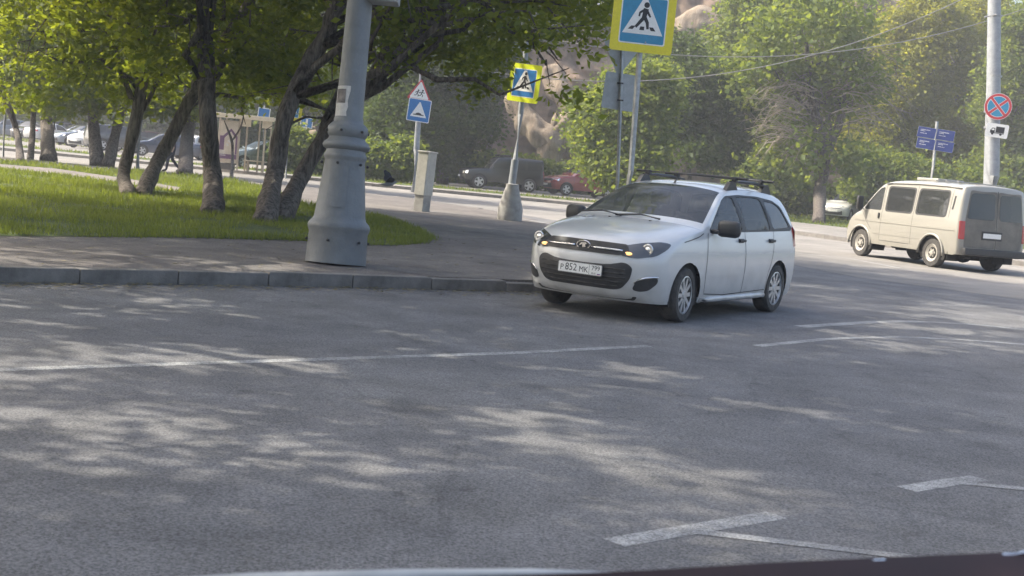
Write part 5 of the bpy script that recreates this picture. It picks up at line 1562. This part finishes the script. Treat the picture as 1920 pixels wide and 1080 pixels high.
# ---- crossing signs
def pedestrian_parts(root, fr, S, z, parent=None):
    """walking figure of the crossing sign in a unit square of side S, drawn on z"""
    p = parent or root
    h = []
    k = S
    def lim(a, b, w0, w1):
        a, b = Vector(a), Vector(b); d = (b - a).normalized(); n = Vector((-d.y, d.x))
        return [tuple(a + n * w0), tuple(a - n * w0), tuple(b - n * w1), tuple(b + n * w1)]
    segs = [circle(.052, 16, .035, .215), lim((.03, .15), (.0, -.02), .05, .04), lim((.005, -.01), (-.14, -.2), .035, .024), lim((.01, 0), (.07, -.1), .036, .03), lim((.07, -.09), (.09, -.22), .03, .022),
            lim((.02, .14), (-.08, .07), .022, .02), lim((-.08, .075), (-.09, -.0), .018, .016), lim((.04, .13), (.1, .03), .022, .02), lim((.1, .035), (.12, .0), .018, .016)]
    for pts in segs:
        a = sum(pts[i][0] * pts[(i + 1) % len(pts)][1] - pts[(i + 1) % len(pts)][0] * pts[i][1] for i in range(len(pts)))
        h.append(pts if a > 0 else pts[::-1])
    for x, sk in ((-.235, .05), (-.02, 0.0), (.195, -.05)):
        h.append([(x - .045, -.245), (x + .045, -.245), (x + .045 + sk, -.18), (x - .03 + sk, -.18)])
    bm = bmesh.new()
    for i, pts in enumerate(h):
        prism(bm, poly_scale(pts, k), .0012, fr @ Matrix.Translation((.0, .0, z + i * .00012)))
    o = bm_obj('pedestrian_symbol', bm, 'ink', p)
    return o
def crossing_sign(root, origin, facing, S, roll, ym, bmn):
    fr = plane_frame(origin, facing, roll)
    b = plate_part('sign_board', rrect(S, S, .05 * S), 0, .028, ym, root, fr)
    plate_part('white_border', rrect(S * .745, S * .745, .035 * S), .0285, .0015, 'sign_white', b, fr)
    plate_part('blue_panel', rrect(S * .705, S * .705, .025 * S), .0305, .0015, bmn, b, fr)
    T = [(-.325 * S, -.215 * S), (.325 * S, -.215 * S), (.04 * S, .33 * S), (-.04 * S, .33 * S)]
    plate_part('white_triangle', T, .0325, .0015, 'sign_white', b, fr)
    pedestrian_parts(root, fr @ Matrix.Translation((0, .06 * S, 0)), S * .86, .0345, b)
    plate_part('sign_back', rrect(S * .99, S * .99, .05 * S), -.006, .005, 'sign_back', root, fr)
    return fr
def local(root, p): return Vector(p) - root.location
def face_cam(p, off=0.0):
    """facing angle from p towards the camera, turned by off degrees"""
    return math.atan2(-p[1], -p[0]) + R(off)
# nearest crossing sign, top right of the white car
sd = 20.5
sb = at(1166, 300, sd); sb.z = 0.13
cs = empty('crossing_sign', sb); tag(cs, 'large yellow-bordered blue pedestrian crossing sign above the white car, nearest of its kind', 'road sign')
s_top = at(1207, 0, sd)
tube_obj('post', [Vector((0, 0, -.05)), at(1183, 320, sd) - sb, at(1200, 92, sd) - sb, at(1210, -40, sd) - sb], .046, 'galv', cs, 14)
o = at(1206, 39, sd - .08)
crossing_sign(cs, local(cs, o), face_cam(o, 10), 1.0, R(-.5), 'sign_yellow', 'sign_teal')
bm = bmesh.new()
for py in (80, 10): add_box(bm, at(1203, py, sd - .035) - sb, (.14, .08, .035))
bm_obj('clamps', bm, 'galv', cs)
# cone-footed lamp with the second crossing sign
cb_ = gp(955, 413, 0.13); cd = (cb_ - CAM).dot(FW); k = sc(cd)
cl = empty('lamp_pole', cb_); tag(cl, 'slim grey lamp pole on a conical concrete foot carrying the second crossing sign', 'lamp pole')
bm = bmesh.new(); add_lathe(bm, [(.30, -.02), (.315, .06), (.315, .28), (.30, .34), (.16, .84), (.155, .9), (.11, .91)], 32); bm_obj('concrete_foot', bm, 'concrete', cl, True, angle=30)
pt = [at(958, 358, cd) - cb_, at(966, 300, cd) - cb_, at(976, 215, cd) - cb_, at(988, 72, cd) - cb_, at(1000, -120, cd) - cb_]
tube_obj('lower_pole', [Vector((0, 0, .88)), pt[0], pt[1]], [.1, .095, .092], 'pole_grey', cl, 16)
tube_obj('upper_pole', [pt[1], pt[2], pt[3], pt[4]], [.072, .07, .06, .05], 'pole_grey', cl, 14)
o = at(984, 156, cd - .12)
crossing_sign(cl, local(cl, o), face_cam(o, -36), 0.94, R(-4), 'sign_lime', 'sign_blue')
tube_obj('lamp_bracket', [at(988, 75, cd) - cb_, at(1020, 55, cd) - cb_, at(1075, 22, cd) - cb_, at(1140, 4, cd) - cb_], [.035, .03, .03, .028], 'galv', cl, 8)
tube_obj('cross_arm', [at(978, 72, cd) - cb_, at(1055, 77, cd) - cb_], .018, 'galv', cl, 6)
# third crossing sign, near the shelter
b3 = at(538, 300, 55); b3.z = .13
c3 = empty('crossing_sign', b3); tag(c3, 'small distant crossing sign beside the bus shelter, partly behind the leaning trunk', 'road sign')
tube_obj('post', [Vector((0, 0, -.05)), at(541, 250, 55) - b3, at(548, 180, 55) - b3], .05, 'galv', c3, 10)
o = at(545, 203, 54.9); crossing_sign(c3, local(c3, o), face_cam(o, 8), 1.0, R(-4), 'sign_yellow', 'sign_teal')
# signs seen from behind
bb = at(1156, 300, 27); bb.z = .13
bk = empty('sign_post', bb); tag(bk, 'slim grey sign post showing the blank backs of a triangle and a square plate', 'road sign')
tube_obj('post', [Vector((0, 0, -.05)), at(1158, 340, 27) - bb, at(1163, 200, 27) - bb, at(1167, 60, 27) - bb], .038, 'galv', bk, 12)
o = at(1163, 172, 27.06); fr = plane_frame(local(bk, o), face_cam(o, 12), R(-3))
plate_part('square_plate', rrect(.72, .76, .05), -.012, .01, 'sign_back', bk, fr)
o = at(1166, 96, 27.08); fr = plane_frame(local(bk, o), face_cam(o, 12), R(177))
plate_part('triangle_plate', tri_round(.95, .05), -.012, .01, 'sign_back', bk, fr)
bm = bmesh.new()
for py in (188, 156, 90): add_box(bm, at(1163, py, 26.99) - bb, (.13, .06, .03))
bm_obj('clamps', bm, 'black', bk)
# children and speed bump signs
kb = gp(776, 358, .13); kd = (kb - CAM).dot(FW)
ks = empty('warning_sign', kb); tag(ks, 'grey post with children warning triangle above a blue speed bump square', 'road sign')
tube_obj('post', [Vector((0, 0, -.05)), at(781, 280, kd) - kb, at(785, 215, kd) - kb, at(788, 135, kd) - kb], [.13, .125, .11, .03], 'pole_grey', ks, 14)
o = at(787, 174, kd - .16); fr = plane_frame(local(ks, o), face_cam(o, 4), R(-4))
t = plate_part('triangle_board', tri_round(1.0, .05), 0, .02, 'sign_red', ks, fr)
plate_part('triangle_face', tri_round(.80, .035), .0205, .002, 'sign_white', t, fr)
bm = bmesh.new()
def stick(pts, w, z):
    for a, b in zip(pts, pts[1:]):
        a, b = Vector(a), Vector(b); d = (b - a).normalized(); n = Vector((-d.y, d.x)) * w
        prism(bm, [tuple(a + n), tuple(a - n), tuple(b - n), tuple(b + n)], .0015, fr @ Matrix.Translation((0, 0, z)))
z = .023
for cx, s_ in ((-.09, 1), (.085, 1.15)):
    prism(bm, circle(.035 * s_, 12, cx + .03, .09 * s_), .0015, fr @ Matrix.Translation((0, 0, z)))
    stick([(cx + .02, .05 * s_), (cx - .02, -.05)], .022, z + .0002)
    stick([(cx + .02, .04), (cx + .085, .0), (cx + .11, .03)], .012, z + .0004)
    stick([(cx + .01, .04), (cx - .06, .03), (cx - .08, -.02)], .012, z + .0006)
    stick([(cx - .02, -.04), (cx + .045, -.085), (cx + .03, -.16)], .014, z + .0008)
    stick([(cx - .02, -.04), (cx - .05, -.11), (cx - .12, -.12)], .014, z + .001)
bm_obj('children_symbol', bm, 'ink', t)
o = at(785.5, 207, kd - .16); fr = plane_frame(local(ks, o), face_cam(o, 4), R(-4))
q = plate_part('square_board', rrect(.92, .92, .05), 0, .02, 'sign_white', ks, fr)
plate_part('blue_panel', rrect(.86, .86, .04), .0205, .002, 'sign_blue', q, fr)
plate_part('white_triangle', [(-.33, -.27), (.33, -.27), (.02, .33), (-.02, .33)], .023, .002, 'sign_white', q, fr)
plate_part('bump_symbol', [(-.22, -.2), (.22, -.2), (.22, -.17), (.13, -.155), (.08, -.11), (0, -.09), (-.08, -.11), (-.13, -.155), (-.22, -.17)], .0255, .002, 'ink', q, fr)
# utility cabinet, leaning
ub = gp(790, 396, .13); ud = (ub - CAM).dot(FW)
uc = empty('utility_cabinet', ub, R(-12)); uc.rotation_euler = (0, R(2), R(-28)); tag(uc, 'pale grey upright utility cabinet standing on the sunlit pavement edge', 'cabinet')
bm = bmesh.new(); add_box(bm, (0, 0, .2), (.27, .36, .44), bevel=.008); bm_obj('plinth', bm, 'concrete', uc, True, angle=20)
bm = bmesh.new(); add_box(bm, (0, 0, .95), (.3, .42, 1.08), bevel=.012); bm_obj('cabinet_body', bm, 'cabinet', uc, True, angle=20)
box_obj('cabinet_door', (-.158, 0, .95), (.012, .35, .98), 'cabinet', uc, .004)
bm = bmesh.new(); add_box(bm, (0, 0, 1.51), (.34, .46, .04), bevel=.01); bm_obj('cabinet_lid', bm, 'cabinet', uc, True, angle=20)
box_obj('lock', (-.168, .12, .95), (.012, .03, .09), 'black', uc, .003)
# the tall post on the right with the no stopping sign
rb = at(1853, 300, 38); rb.z = .13
rp = empty('utility_pole', rb); tag(rp, 'tall thick grey pole behind the van with no-stopping and lorry plates', 'pole')
rt_ = at(1866, -200, 38) - rb
tube_obj('shaft', [Vector((0, 0, -.05)), at(1859, 330, 38) - rb, at(1863, 150, 38) - rb, rt_], [.24, .225, .2, .165], 'pole_grey', rp, 24)
bm = bmesh.new()
for px, py, r in ((1864.5, 143, .205), (1866, 30, .19), (1860, 210, .22), (1860, 240, .225)):
    c = at(px, py, 38) - rb
    add_lathe(bm, [(r - .01, -.03), (r + .012, -.03), (r + .012, .03), (r - .01, .03)], 24, 'Z', c)
add_tube(bm, [at(1846, 32, 37.8) - rb, at(1868, 28, 37.8) - rb], .03, 6)
bm_obj('bands', bm, 'galv', rp, True, angle=20)
o = at(1871.5, 200, 37.7); fr = plane_frame(local(rp, o), face_cam(o, 6), R(-4))
d_ = plate_part('round_board', circle(.385, 40), -.01, .02, 'sign_white', rp, fr)
plate_part('red_ring', circle(.375, 40), .0105, .002, 'sign_red', d_, fr)
plate_part('white_ring', circle(.305, 40), .013, .0012, 'sign_white', d_, fr)
plate_part('blue_disc', circle(.292, 40), .0145, .0012, 'sign_teal', d_, fr)
for a, z in ((45, .016), (-45, .0182)):
    f2 = fr @ Matrix.Rotation(R(a), 4, 'Z')
    plate_part('cross_edge', [(-.3, -.045), (.3, -.045), (.3, .045), (-.3, .045)], z, .0006, 'sign_white', d_, f2)
    plate_part('red_bar', [(-.305, -.035), (.305, -.035), (.305, .035), (-.305, .035)], z + .001, .0006, 'sign_red', d_, f2)
o = at(1869.5, 245, 37.7); fr = plane_frame(local(rp, o), face_cam(o, 6), R(-4))
d_ = plate_part('lorry_board', rrect(.62, .40, .04), -.01, .015, 'sign_white', rp, fr)
bm = bmesh.new()
for pl_, z in (([(-.04, -.06), (.2, -.06), (.2, .12), (-.04, .12)], .006), ([(-.19, -.07), (-.06, -.07), (-.06, .07), (-.14, .07), (-.19, .0)], .0062), ([(-.19, -.085), (.2, -.085), (.2, -.068), (-.19, -.068)], .0064), (circle(.036, 14, -.12, -.1), .0066), (circle(.036, 14, .11, -.1), .0068)):
    prism(bm, pl_, .0015, fr @ Matrix.Translation((0, 0, z)))
bm_obj('lorry_symbol', bm, 'ink', d_)
plate_part('lorry_window', [(-.165, .0), (-.08, .0), (-.08, .05), (-.13, .05)], .0085, .001, 'sign_white', d_, fr)
# wayfinding plates
wb_ = at(1748, 300, 47); wb_.z = .13
wf = empty('wayfinding_sign', wb_); tag(wf, 'four dark blue wayfinding plates on a post above the van roof', 'road sign')
tube_obj('post', [Vector((0, 0, -.05)), at(1750, 310, 47) - wb_, at(1757, 228, 47) - wb_], .055, 'galv', wf, 12)
for sx in (-1, 1):
    for sy in (1, -1):
        o = at(1754 + sx * 17.5 - sy * -1.0, 261.5 - sy * 10.5 + sx * 2.6, 46.85)
        fr = plane_frame(local(wf, o), face_cam(o, 4), R(-5))
        p = plate_part('direction_plate', rrect(.64, .385, .015), -.01, .012, 'sign_back', wf, fr)
        plate_part('plate_face', rrect(.62, .365, .012), .0025, .0015, 'sign_navy', p, fr)
        bm = bmesh.new()
        for j, (yy, wd) in enumerate(((.075, .34), (.03, .2), (-.05, .26))):
            for i in range(int(wd / .034)):
                hh = .026 * random.choice((.7, 1, 1))
                prism(bm, [(-.22 + i * .034, yy), (-.22 + i * .034 + .022, yy), (-.22 + i * .034 + .022, yy + hh), (-.22 + i * .034, yy + hh)], .001, fr @ Matrix.Translation((0, 0, .0045)))
        bm_obj('text_lines', bm, 'sign_white', p)
# little blue plates far off
for px, py, d, w, lab in ((574, 230, 78, .75, 'small blue and white plate on a thin post left of the lamp post'), (494, 212, 66, .62, 'small blue plate above the bus shelter roof')):
    b = at(px, 300, d); b.z = .13
    t = empty('road_sign', b); tag(t, lab, 'road sign')
    tube_obj('post', [Vector((0, 0, -.05)), at(px + .5, py + 20, d) - b, at(px + 2, py - 14, d) - b], .035, 'galv', t, 8)
    o = at(px + 1, py, d - .08); fr = plane_frame(local(t, o), face_cam(o, 5), R(-4))
    p = plate_part('plate', rrect(w, w * .85, .03), -.01, .015, 'sign_white', t, fr)
    plate_part('blue_panel', rrect(w * .86, w * .72, .03), .0055, .002, 'sign_blue', p, fr)
    if w > .7: plate_part('white_bar', [(-.06, -.22), (.06, -.22), (.06, .22), (-.06, .22)], .008, .002, 'sign_white', p, fr)
# thin posts on the left
for px, py, d, top, lab, r in ((258, 314, 48, 200, 'pale slim post between the leaning twin trunks', .085), (98, 300, 50, 196, 'thin dark post right of the thickest trunk', .03), (6, 292, 50, 180, 'thin dark post at the far left edge', .05)):
    b = gp(px, py, .13)
    d = (b - CAM).dot(FW)
    t = tube_obj('post', [Vector((0, 0, -.05)), at(px + 2, (py + top) / 2, d) - b, at(px + 8, top, d) - b], [r, r, r * .9], 'pole_grey' if r > .04 else 'black', None, 10)
    t.location = b; t.name = 'street_post'; tag(t, lab, 'post')
# bus shelter
B_D = 60
sh0 = at(452, 328, B_D); sh0.z = .13
bs = empty('bus_shelter', sh0, R(-4)); tag(bs, 'beige bus shelter with advert panel and glass back across the far road', 'bus shelter')
def shp(px, py, dd=0): 
    p = at(px, py, B_D + dd) - sh0
    return p
gz = 2.32
bm = bmesh.new(); add_box(bm, (.12, .0, 2.5), (2.85, 1.4, .12), bevel=.03); add_box(bm, (.12, -.7, 2.48), (2.9, .05, .2), bevel=.01); bm_obj('shelter_roof', bm, 'shelter_roof', bs, True, angle=20)
for x, y in ((-1.02, -.45), (-.02, .55), (.58, .55), (1.12, .55), (-1.02, .55), (-.08, -.45), (1.12, -.45)):
    box_obj('shelter_post', (x, y, 1.22), (.07, .07, 2.44), 'shelter_metal', bs, .008)
ad = empty('advert_panel'); ad.parent = bs; ad.location = (-.55, -.45, 1.3)
box_obj('panel_frame', (0, 0, 0), (.95, .1, 1.95), 'shelter_metal', ad, .012)
box_obj('advert_sheet', (0, -.056, .06), (.82, .006, 1.7), 'advert', ad)
fr = Matrix(((1, 0, 0, 0), (0, 0, -1, -.0605), (0, 1, 0, .06), (0, 0, 0, 1)))
bm = bmesh.new()
prism(bm, [(-.41, -.45), (-.2, -.45), (-.2, .1), (.1, .42), (.33, .1), (.33, -.62), (.41, -.62), (.41, .2), (.1, .55), (-.27, .2), (-.41, .2)], .003, fr)
prism(bm, [(-.41, -.85), (.41, -.85), (.41, -.64), (-.41, -.64)], .003, fr); bm_obj('advert_print', bm, 'purple', ad)
bm = bmesh.new()
for j in range(4): prism(bm, [(-.36, -.5 - j * .07), (-.36 + .2 + .06 * (j % 2), -.5 - j * .07), (-.36 + .2 + .06 * (j % 2), -.47 - j * .07), (-.36, -.47 - j * .07)], .003, fr @ Matrix.Translation((0, 0, .0045)))
for a in range(7): prism(bm, circle(.05, 8, .05 + .11 * math.cos(a), -.1 + .13 * math.sin(a * 1.3)), .002, fr @ Matrix.Translation((0, 0, .005 + a * .0003)))
bm_obj('advert_lines', bm, 'paper', ad)
for x in (-.52, .28, .85): box_obj('glass_pane', (x, .55, 1.3), (.92 if x < 0 else .5, .012, 1.9), 'glass_clear', bs)
bm = bmesh.new(); add_box(bm, (.55, .3, .5), (1.1, .34, .05), bevel=.01)
for x in (.2, .9): add_box(bm, (x, .3, .25), (.05, .3, .5))
bm_obj('bench', bm, 'shelter_metal', bs)
for x, w in ((.2, .5), (1.2, .45)):
    box_obj('hanging_sign', (x, -.5, 2.22), (w, .06, .32), 'shelter_roof', bs, .008)
box_obj('litter_bin', (-.55, -.42, .16), (.7, .12, .3), 'graphite_paint', bs, .02)

# ------------------------------------------------------------------ overhead cables
def cable(label, a, b, sag):
    a, b = Vector(a), Vector(b)
    pts = [a.lerp(b, t) - Vector((0, 0, sag * 4 * t * (1 - t))) for t in np.linspace(0, 1, 33)]
    o = tube_obj("cable", [p - a for p in pts], .014, 'cable', None, 5)
    o.location = a
    return tag(o, label, 'cable', 'overhead cables')
pa = at(1206, 139, 36); pb = at(1990, -105, 40)
cable('lower overhead cable rising right from behind the big crossing sign', at(880, 128, 34), pb, 1.75)
cable('upper overhead cable running from the lamp bracket to the right', at(1052, 77, cd), at(2100, -60, 42), 1.35)

# ------------------------------------------------------------------ rock building
RY = 100.0
rk = empty('rock_building', (at(1150, 300, RY).x, RY, 0)); tag(rk, 'sculpted sandstone-coloured rock building with root reliefs behind the trees', 'building')
ox = rk.location.x
nx, nz = 260, 120
X0, X1, Z1 = -16.0, 26.0, 17.0
vv, ff = [], []
for j in range(nz):
    for i in range(nx):
        x = X0 + (X1 - X0) * i / (nx - 1); z = Z1 * j / (nz - 1)
        p = Vector((x * .12, 3.3, z * .12))
        y = -3.0 * noise.noise(p * 1.3) - 1.9 * abs(noise.noise(p * 3.1)) - .7 * noise.noise(p * 6.5) - .3 * abs(noise.noise(Vector((x * 1.3 + z * .9, 1, z * .4)))) * 1.6 - .16 * noise.noise(Vector((x * 2.4, 4, z * 2.4)))
        vv.append((x, y + .03 * z * z * .3, z))
for j in range(nz - 1):
    for i in range(nx - 1):
        a = j * nx + i; ff.append((a, a + 1, a + nx + 1, a + nx))
# sides and back close the block
base = len(vv)
vv += [(X0, 14, 0), (X1, 14, 0), (X0, 14, Z1), (X1, 14, Z1)]
ff += [tuple([j * nx for j in range(nz)][::-1] + [base, base + 2]), tuple([j * nx + nx - 1 for j in range(nz)] + [base + 3, base + 1]), (base + 1, base, base + 2, base + 3), tuple([(nz - 1) * nx + i for i in range(nx)] + [base + 3, base + 2])]
mesh_obj('rock_face', vv, ff, 'rock', rk, True)
def root_relief(pts, r, n=10):
    d = RY - 4.2
    P = [at(x, y, d + dd) - rk.location for x, y, dd in pts]
    c = np.column_stack([np.array([tuple(p) for p in P]), np.array(r)])
    s = spline(c, 6)
    bm = bmesh.new()
    add_tube(bm, [Vector(q[:3]) for q in s], [max(.05, q[3]) for q in s], 24, True, .5, 1.0)
    bm_obj('root_relief', bm, 'rock_pale', rk, True)
root_relief([(955, 170, .5), (985, 225, 0), (1010, 248, -.4), (1035, 265, -.6), (1030, 290, -.4), (1045, 335, .2)], [.7, .8, .9, 1.0, .8, .7])
root_relief([(1035, 266, -.6), (1052, 240, -.3), (1075, 215, .2), (1050, 170, .6), (1030, 130, 1.2)], [.85, .75, .8, .9, .8])
root_relief([(1035, 265, -.5), (1060, 255, -.4), (1085, 280, -.3), (1120, 330, .2)], [.8, .8, .8, .7])
root_relief([(1005, 245, -.3), (1004, 225, -.6), (1000, 212, -.4)], [.5, .3, .08])
root_relief([(1045, 245, -.4), (1040, 228, -.7), (1043, 212, -.6)], [.4, .25, .08])
root_relief([(1090, 200, .3), (1130, 215, 0), (1170, 205, .4), (1240, 160, .9)], [.9, 1.0, .9, .8])
root_relief([(1270, 60, .2), (1310, 45, -.3), (1350, 60, -.3), (1390, 110, .2), (1400, 180, .6)], [1.0, 1.2, 1.1, .9, .7])
root_relief([(1300, 20, .4), (1330, 80, 0), (1320, 140, .4), (1300, 290, .4)], [.7, .8, .8, .8])
root_relief([(1380, 260, 0), (1420, 310, 0), (1430, 360, .4)], [.8, .7, .7])
root_relief([(560, 250, 4), (552, 290, 4), (545, 330, 4)], [.9, .8, .9]); root_relief([(600, 240, 5), (592, 290, 5), (590, 330, 5)], [.7, .7, .9])
# pale office block corner, top right
ob = empty('office_building', (at(1830, 300, 128).x, 128, 0)); tag(ob, 'pale stone building just showing above the yellow-green trees at top right', 'building')
bm = bmesh.new(); add_box(bm, (0, 4, 9), (26, 8, 18)); bm_obj('wall', bm, 'concrete', ob)
for i in range(7):
    for j in range(4):
        w = box_obj('window', (-11 + i * 3.6, -.02, 3.2 + j * 4), (1.8, .12, 2.4), 'glass_dark', ob)
        box_obj('sill', (-11 + i * 3.6, -.1, 1.9 + j * 4), (2.0, .25, .12), 'concrete', w)

# ------------------------------------------------------------------ the walker and the pigeon
def skin_body(name, joints, bones, m, parent, sub=2):
    me = bpy.data.meshes.new(name)
    names = list(joints)
    me.from_pydata([joints[n][0] for n in names], [(names.index(a), names.index(b)) for a, b in bones], [])
    o = link(bpy.data.objects.new(name, me))
    md = o.modifiers.new('skin', 'SKIN'); md.use_smooth_shade = True
    for i, n in enumerate(names):
        sv = me.skin_vertices[0].data[i]
        r = joints[n][1]
        sv.radius = r if isinstance(r, tuple) else (r, r)
        sv.use_root = (i == 0)
    ss = o.modifiers.new('sub', 'SUBSURF'); ss.levels = sub; ss.render_levels = sub
    dg = bpy.context.evaluated_depsgraph_get(); dg.update()
    m2 = bpy.data.meshes.new_from_object(o.evaluated_get(dg))
    bpy.data.objects.remove(o)
    m2.materials.clear(); m2.materials.append(M[m]); m2.shade_smooth()
    return link(bpy.data.objects.new(name, m2), parent)
pb_ = gp(322, 324, .13)
person = empty('person', pb_, R(195)); tag(person, 'person in dark clothes walking along the far lawn edge, half hidden by a trunk', 'person')
J = {'pelvis': ((0, 0, .95), (.13, .11)), 'waist': ((.01, 0, 1.12), (.13, .1)), 'chest': ((.02, 0, 1.35), (.16, .11)), 'neck0': ((.02, 0, 1.49), (.07, .06)), 'neck': ((.03, 0, 1.55), .05), 'chin': ((.05, 0, 1.6), (.06, .07)), 'head': ((.045, 0, 1.69), (.075, .09)), 'crown': ((.03, 0, 1.77), (.05, .06)),
     'shl': ((.02, .18, 1.43), .06), 'ell': ((-.08, .22, 1.18), .045), 'wrl': ((.06, .2, .95), .033), 'hal': ((.1, .19, .87), (.025, .04)),
     'shr': ((.02, -.18, 1.43), .06), 'elr': ((.02, -.23, 1.17), .045), 'wrr': ((.16, -.2, .97), .033), 'har': ((.2, -.19, .89), (.025, .04)),
     'hil': ((0, .09, .9), .1), 'knl': ((.16, .09, .5), .065), 'anl': ((.2, .09, .1), .045), 'tol': ((.36, .1, .045), (.04, .035)),
     'hir': ((0, -.09, .9), .1), 'knr': ((.02, -.09, .49), .065), 'anr': ((-.26, -.09, .16), .045), 'tor': ((-.14, -.1, .05), (.04, .035))}
Bn = [('pelvis', 'waist'), ('waist', 'chest'), ('chest', 'neck0'), ('neck0', 'neck'), ('neck', 'chin'), ('chin', 'head'), ('head', 'crown'), ('chest', 'shl'), ('shl', 'ell'), ('ell', 'wrl'), ('wrl', 'hal'), ('chest', 'shr'), ('shr', 'elr'), ('elr', 'wrr'), ('wrr', 'har'),
      ('pelvis', 'hil'), ('hil', 'knl'), ('knl', 'anl'), ('anl', 'tol'), ('pelvis', 'hir'), ('hir', 'knr'), ('knr', 'anr'), ('anr', 'tor')]
bd = skin_body('body', J, Bn, 'skin', person)
for mt in ('jacket', 'jeans', 'black', 'hair'): bd.data.materials.append(M[mt])
for p in bd.data.polygons:
    c = p.center
    p.material_index = 4 if c.z > 1.70 or (c.z > 1.62 and c.x < .03) else 0 if c.z > 1.5 or ((abs(c.y) > .15) and c.z < .95 and c.z > .75) else 1 if c.z > .92 else 3 if c.z < .11 else 2
bird = empty('pigeon', at(728, 345, 26.5), R(20)); tag(bird, 'dark pigeon flying low over the grass right of the lamp post', 'bird')
JB = {'body': ((0, 0, 0), (.05, .055)), 'breast': ((.06, 0, .01), (.05, .055)), 'neck': ((.12, 0, .035), .032), 'head': ((.155, 0, .05), .026), 'beak': ((.19, 0, .044), .006), 'rump': ((-.08, 0, -.01), (.035, .03)), 'tail0': ((-.14, 0, -.015), (.03, .01)), 'tail': ((-.22, 0, -.02), (.045, .005))}
skin_body('body', JB, [('body', 'breast'), ('breast', 'neck'), ('neck', 'head'), ('head', 'beak'), ('body', 'rump'), ('rump', 'tail0'), ('tail0', 'tail')], 'feather_l', bird)
for s_ in (1, -1):
    bm = bmesh.new()
    P = [(.07, .04), (.1, .14), (.07, .26), (-.02, .34), (-.06, .3), (-.05, .2), (-.08, .12), (-.07, .04)]
    up_ = .75 if s_ > 0 else .35
    a = [bm.verts.new((x, s_ * y * .8, .03 + y * up_)) for x, y in P]; b = [bm.verts.new((x, s_ * y * .8, .018 + y * up_)) for x, y in P]
    n = len(P)
    bm.faces.new(a); bm.faces.new(b[::-1])
    for i in range(n): bm.faces.new((a[i], a[(i + 1) % n], b[(i + 1) % n], b[i]))
    bm_obj('wing', bm, 'feather', bird)

# ------------------------------------------------------------------ summer haze
hz, N, L, b = new_mat('haze_air')
N.remove(b)
pv = N.new('ShaderNodeVolumePrincipled')
pv.inputs['Color'].default_value = (0.9, 0.92, 0.96, 1)
pv.inputs['Density'].default_value = HAZE if 'HAZE' in globals() else 0.0015
pv.inputs['Anisotropy'].default_value = 0.0
L.new(pv.outputs[0], N['Material Output'].inputs['Volume'])
bm = bmesh.new(); add_box(bm, (0, 80, 14), (260, 200, 32)); 
hb = bm_obj('haze', bm, hz); tag(hb, kind='stuff')
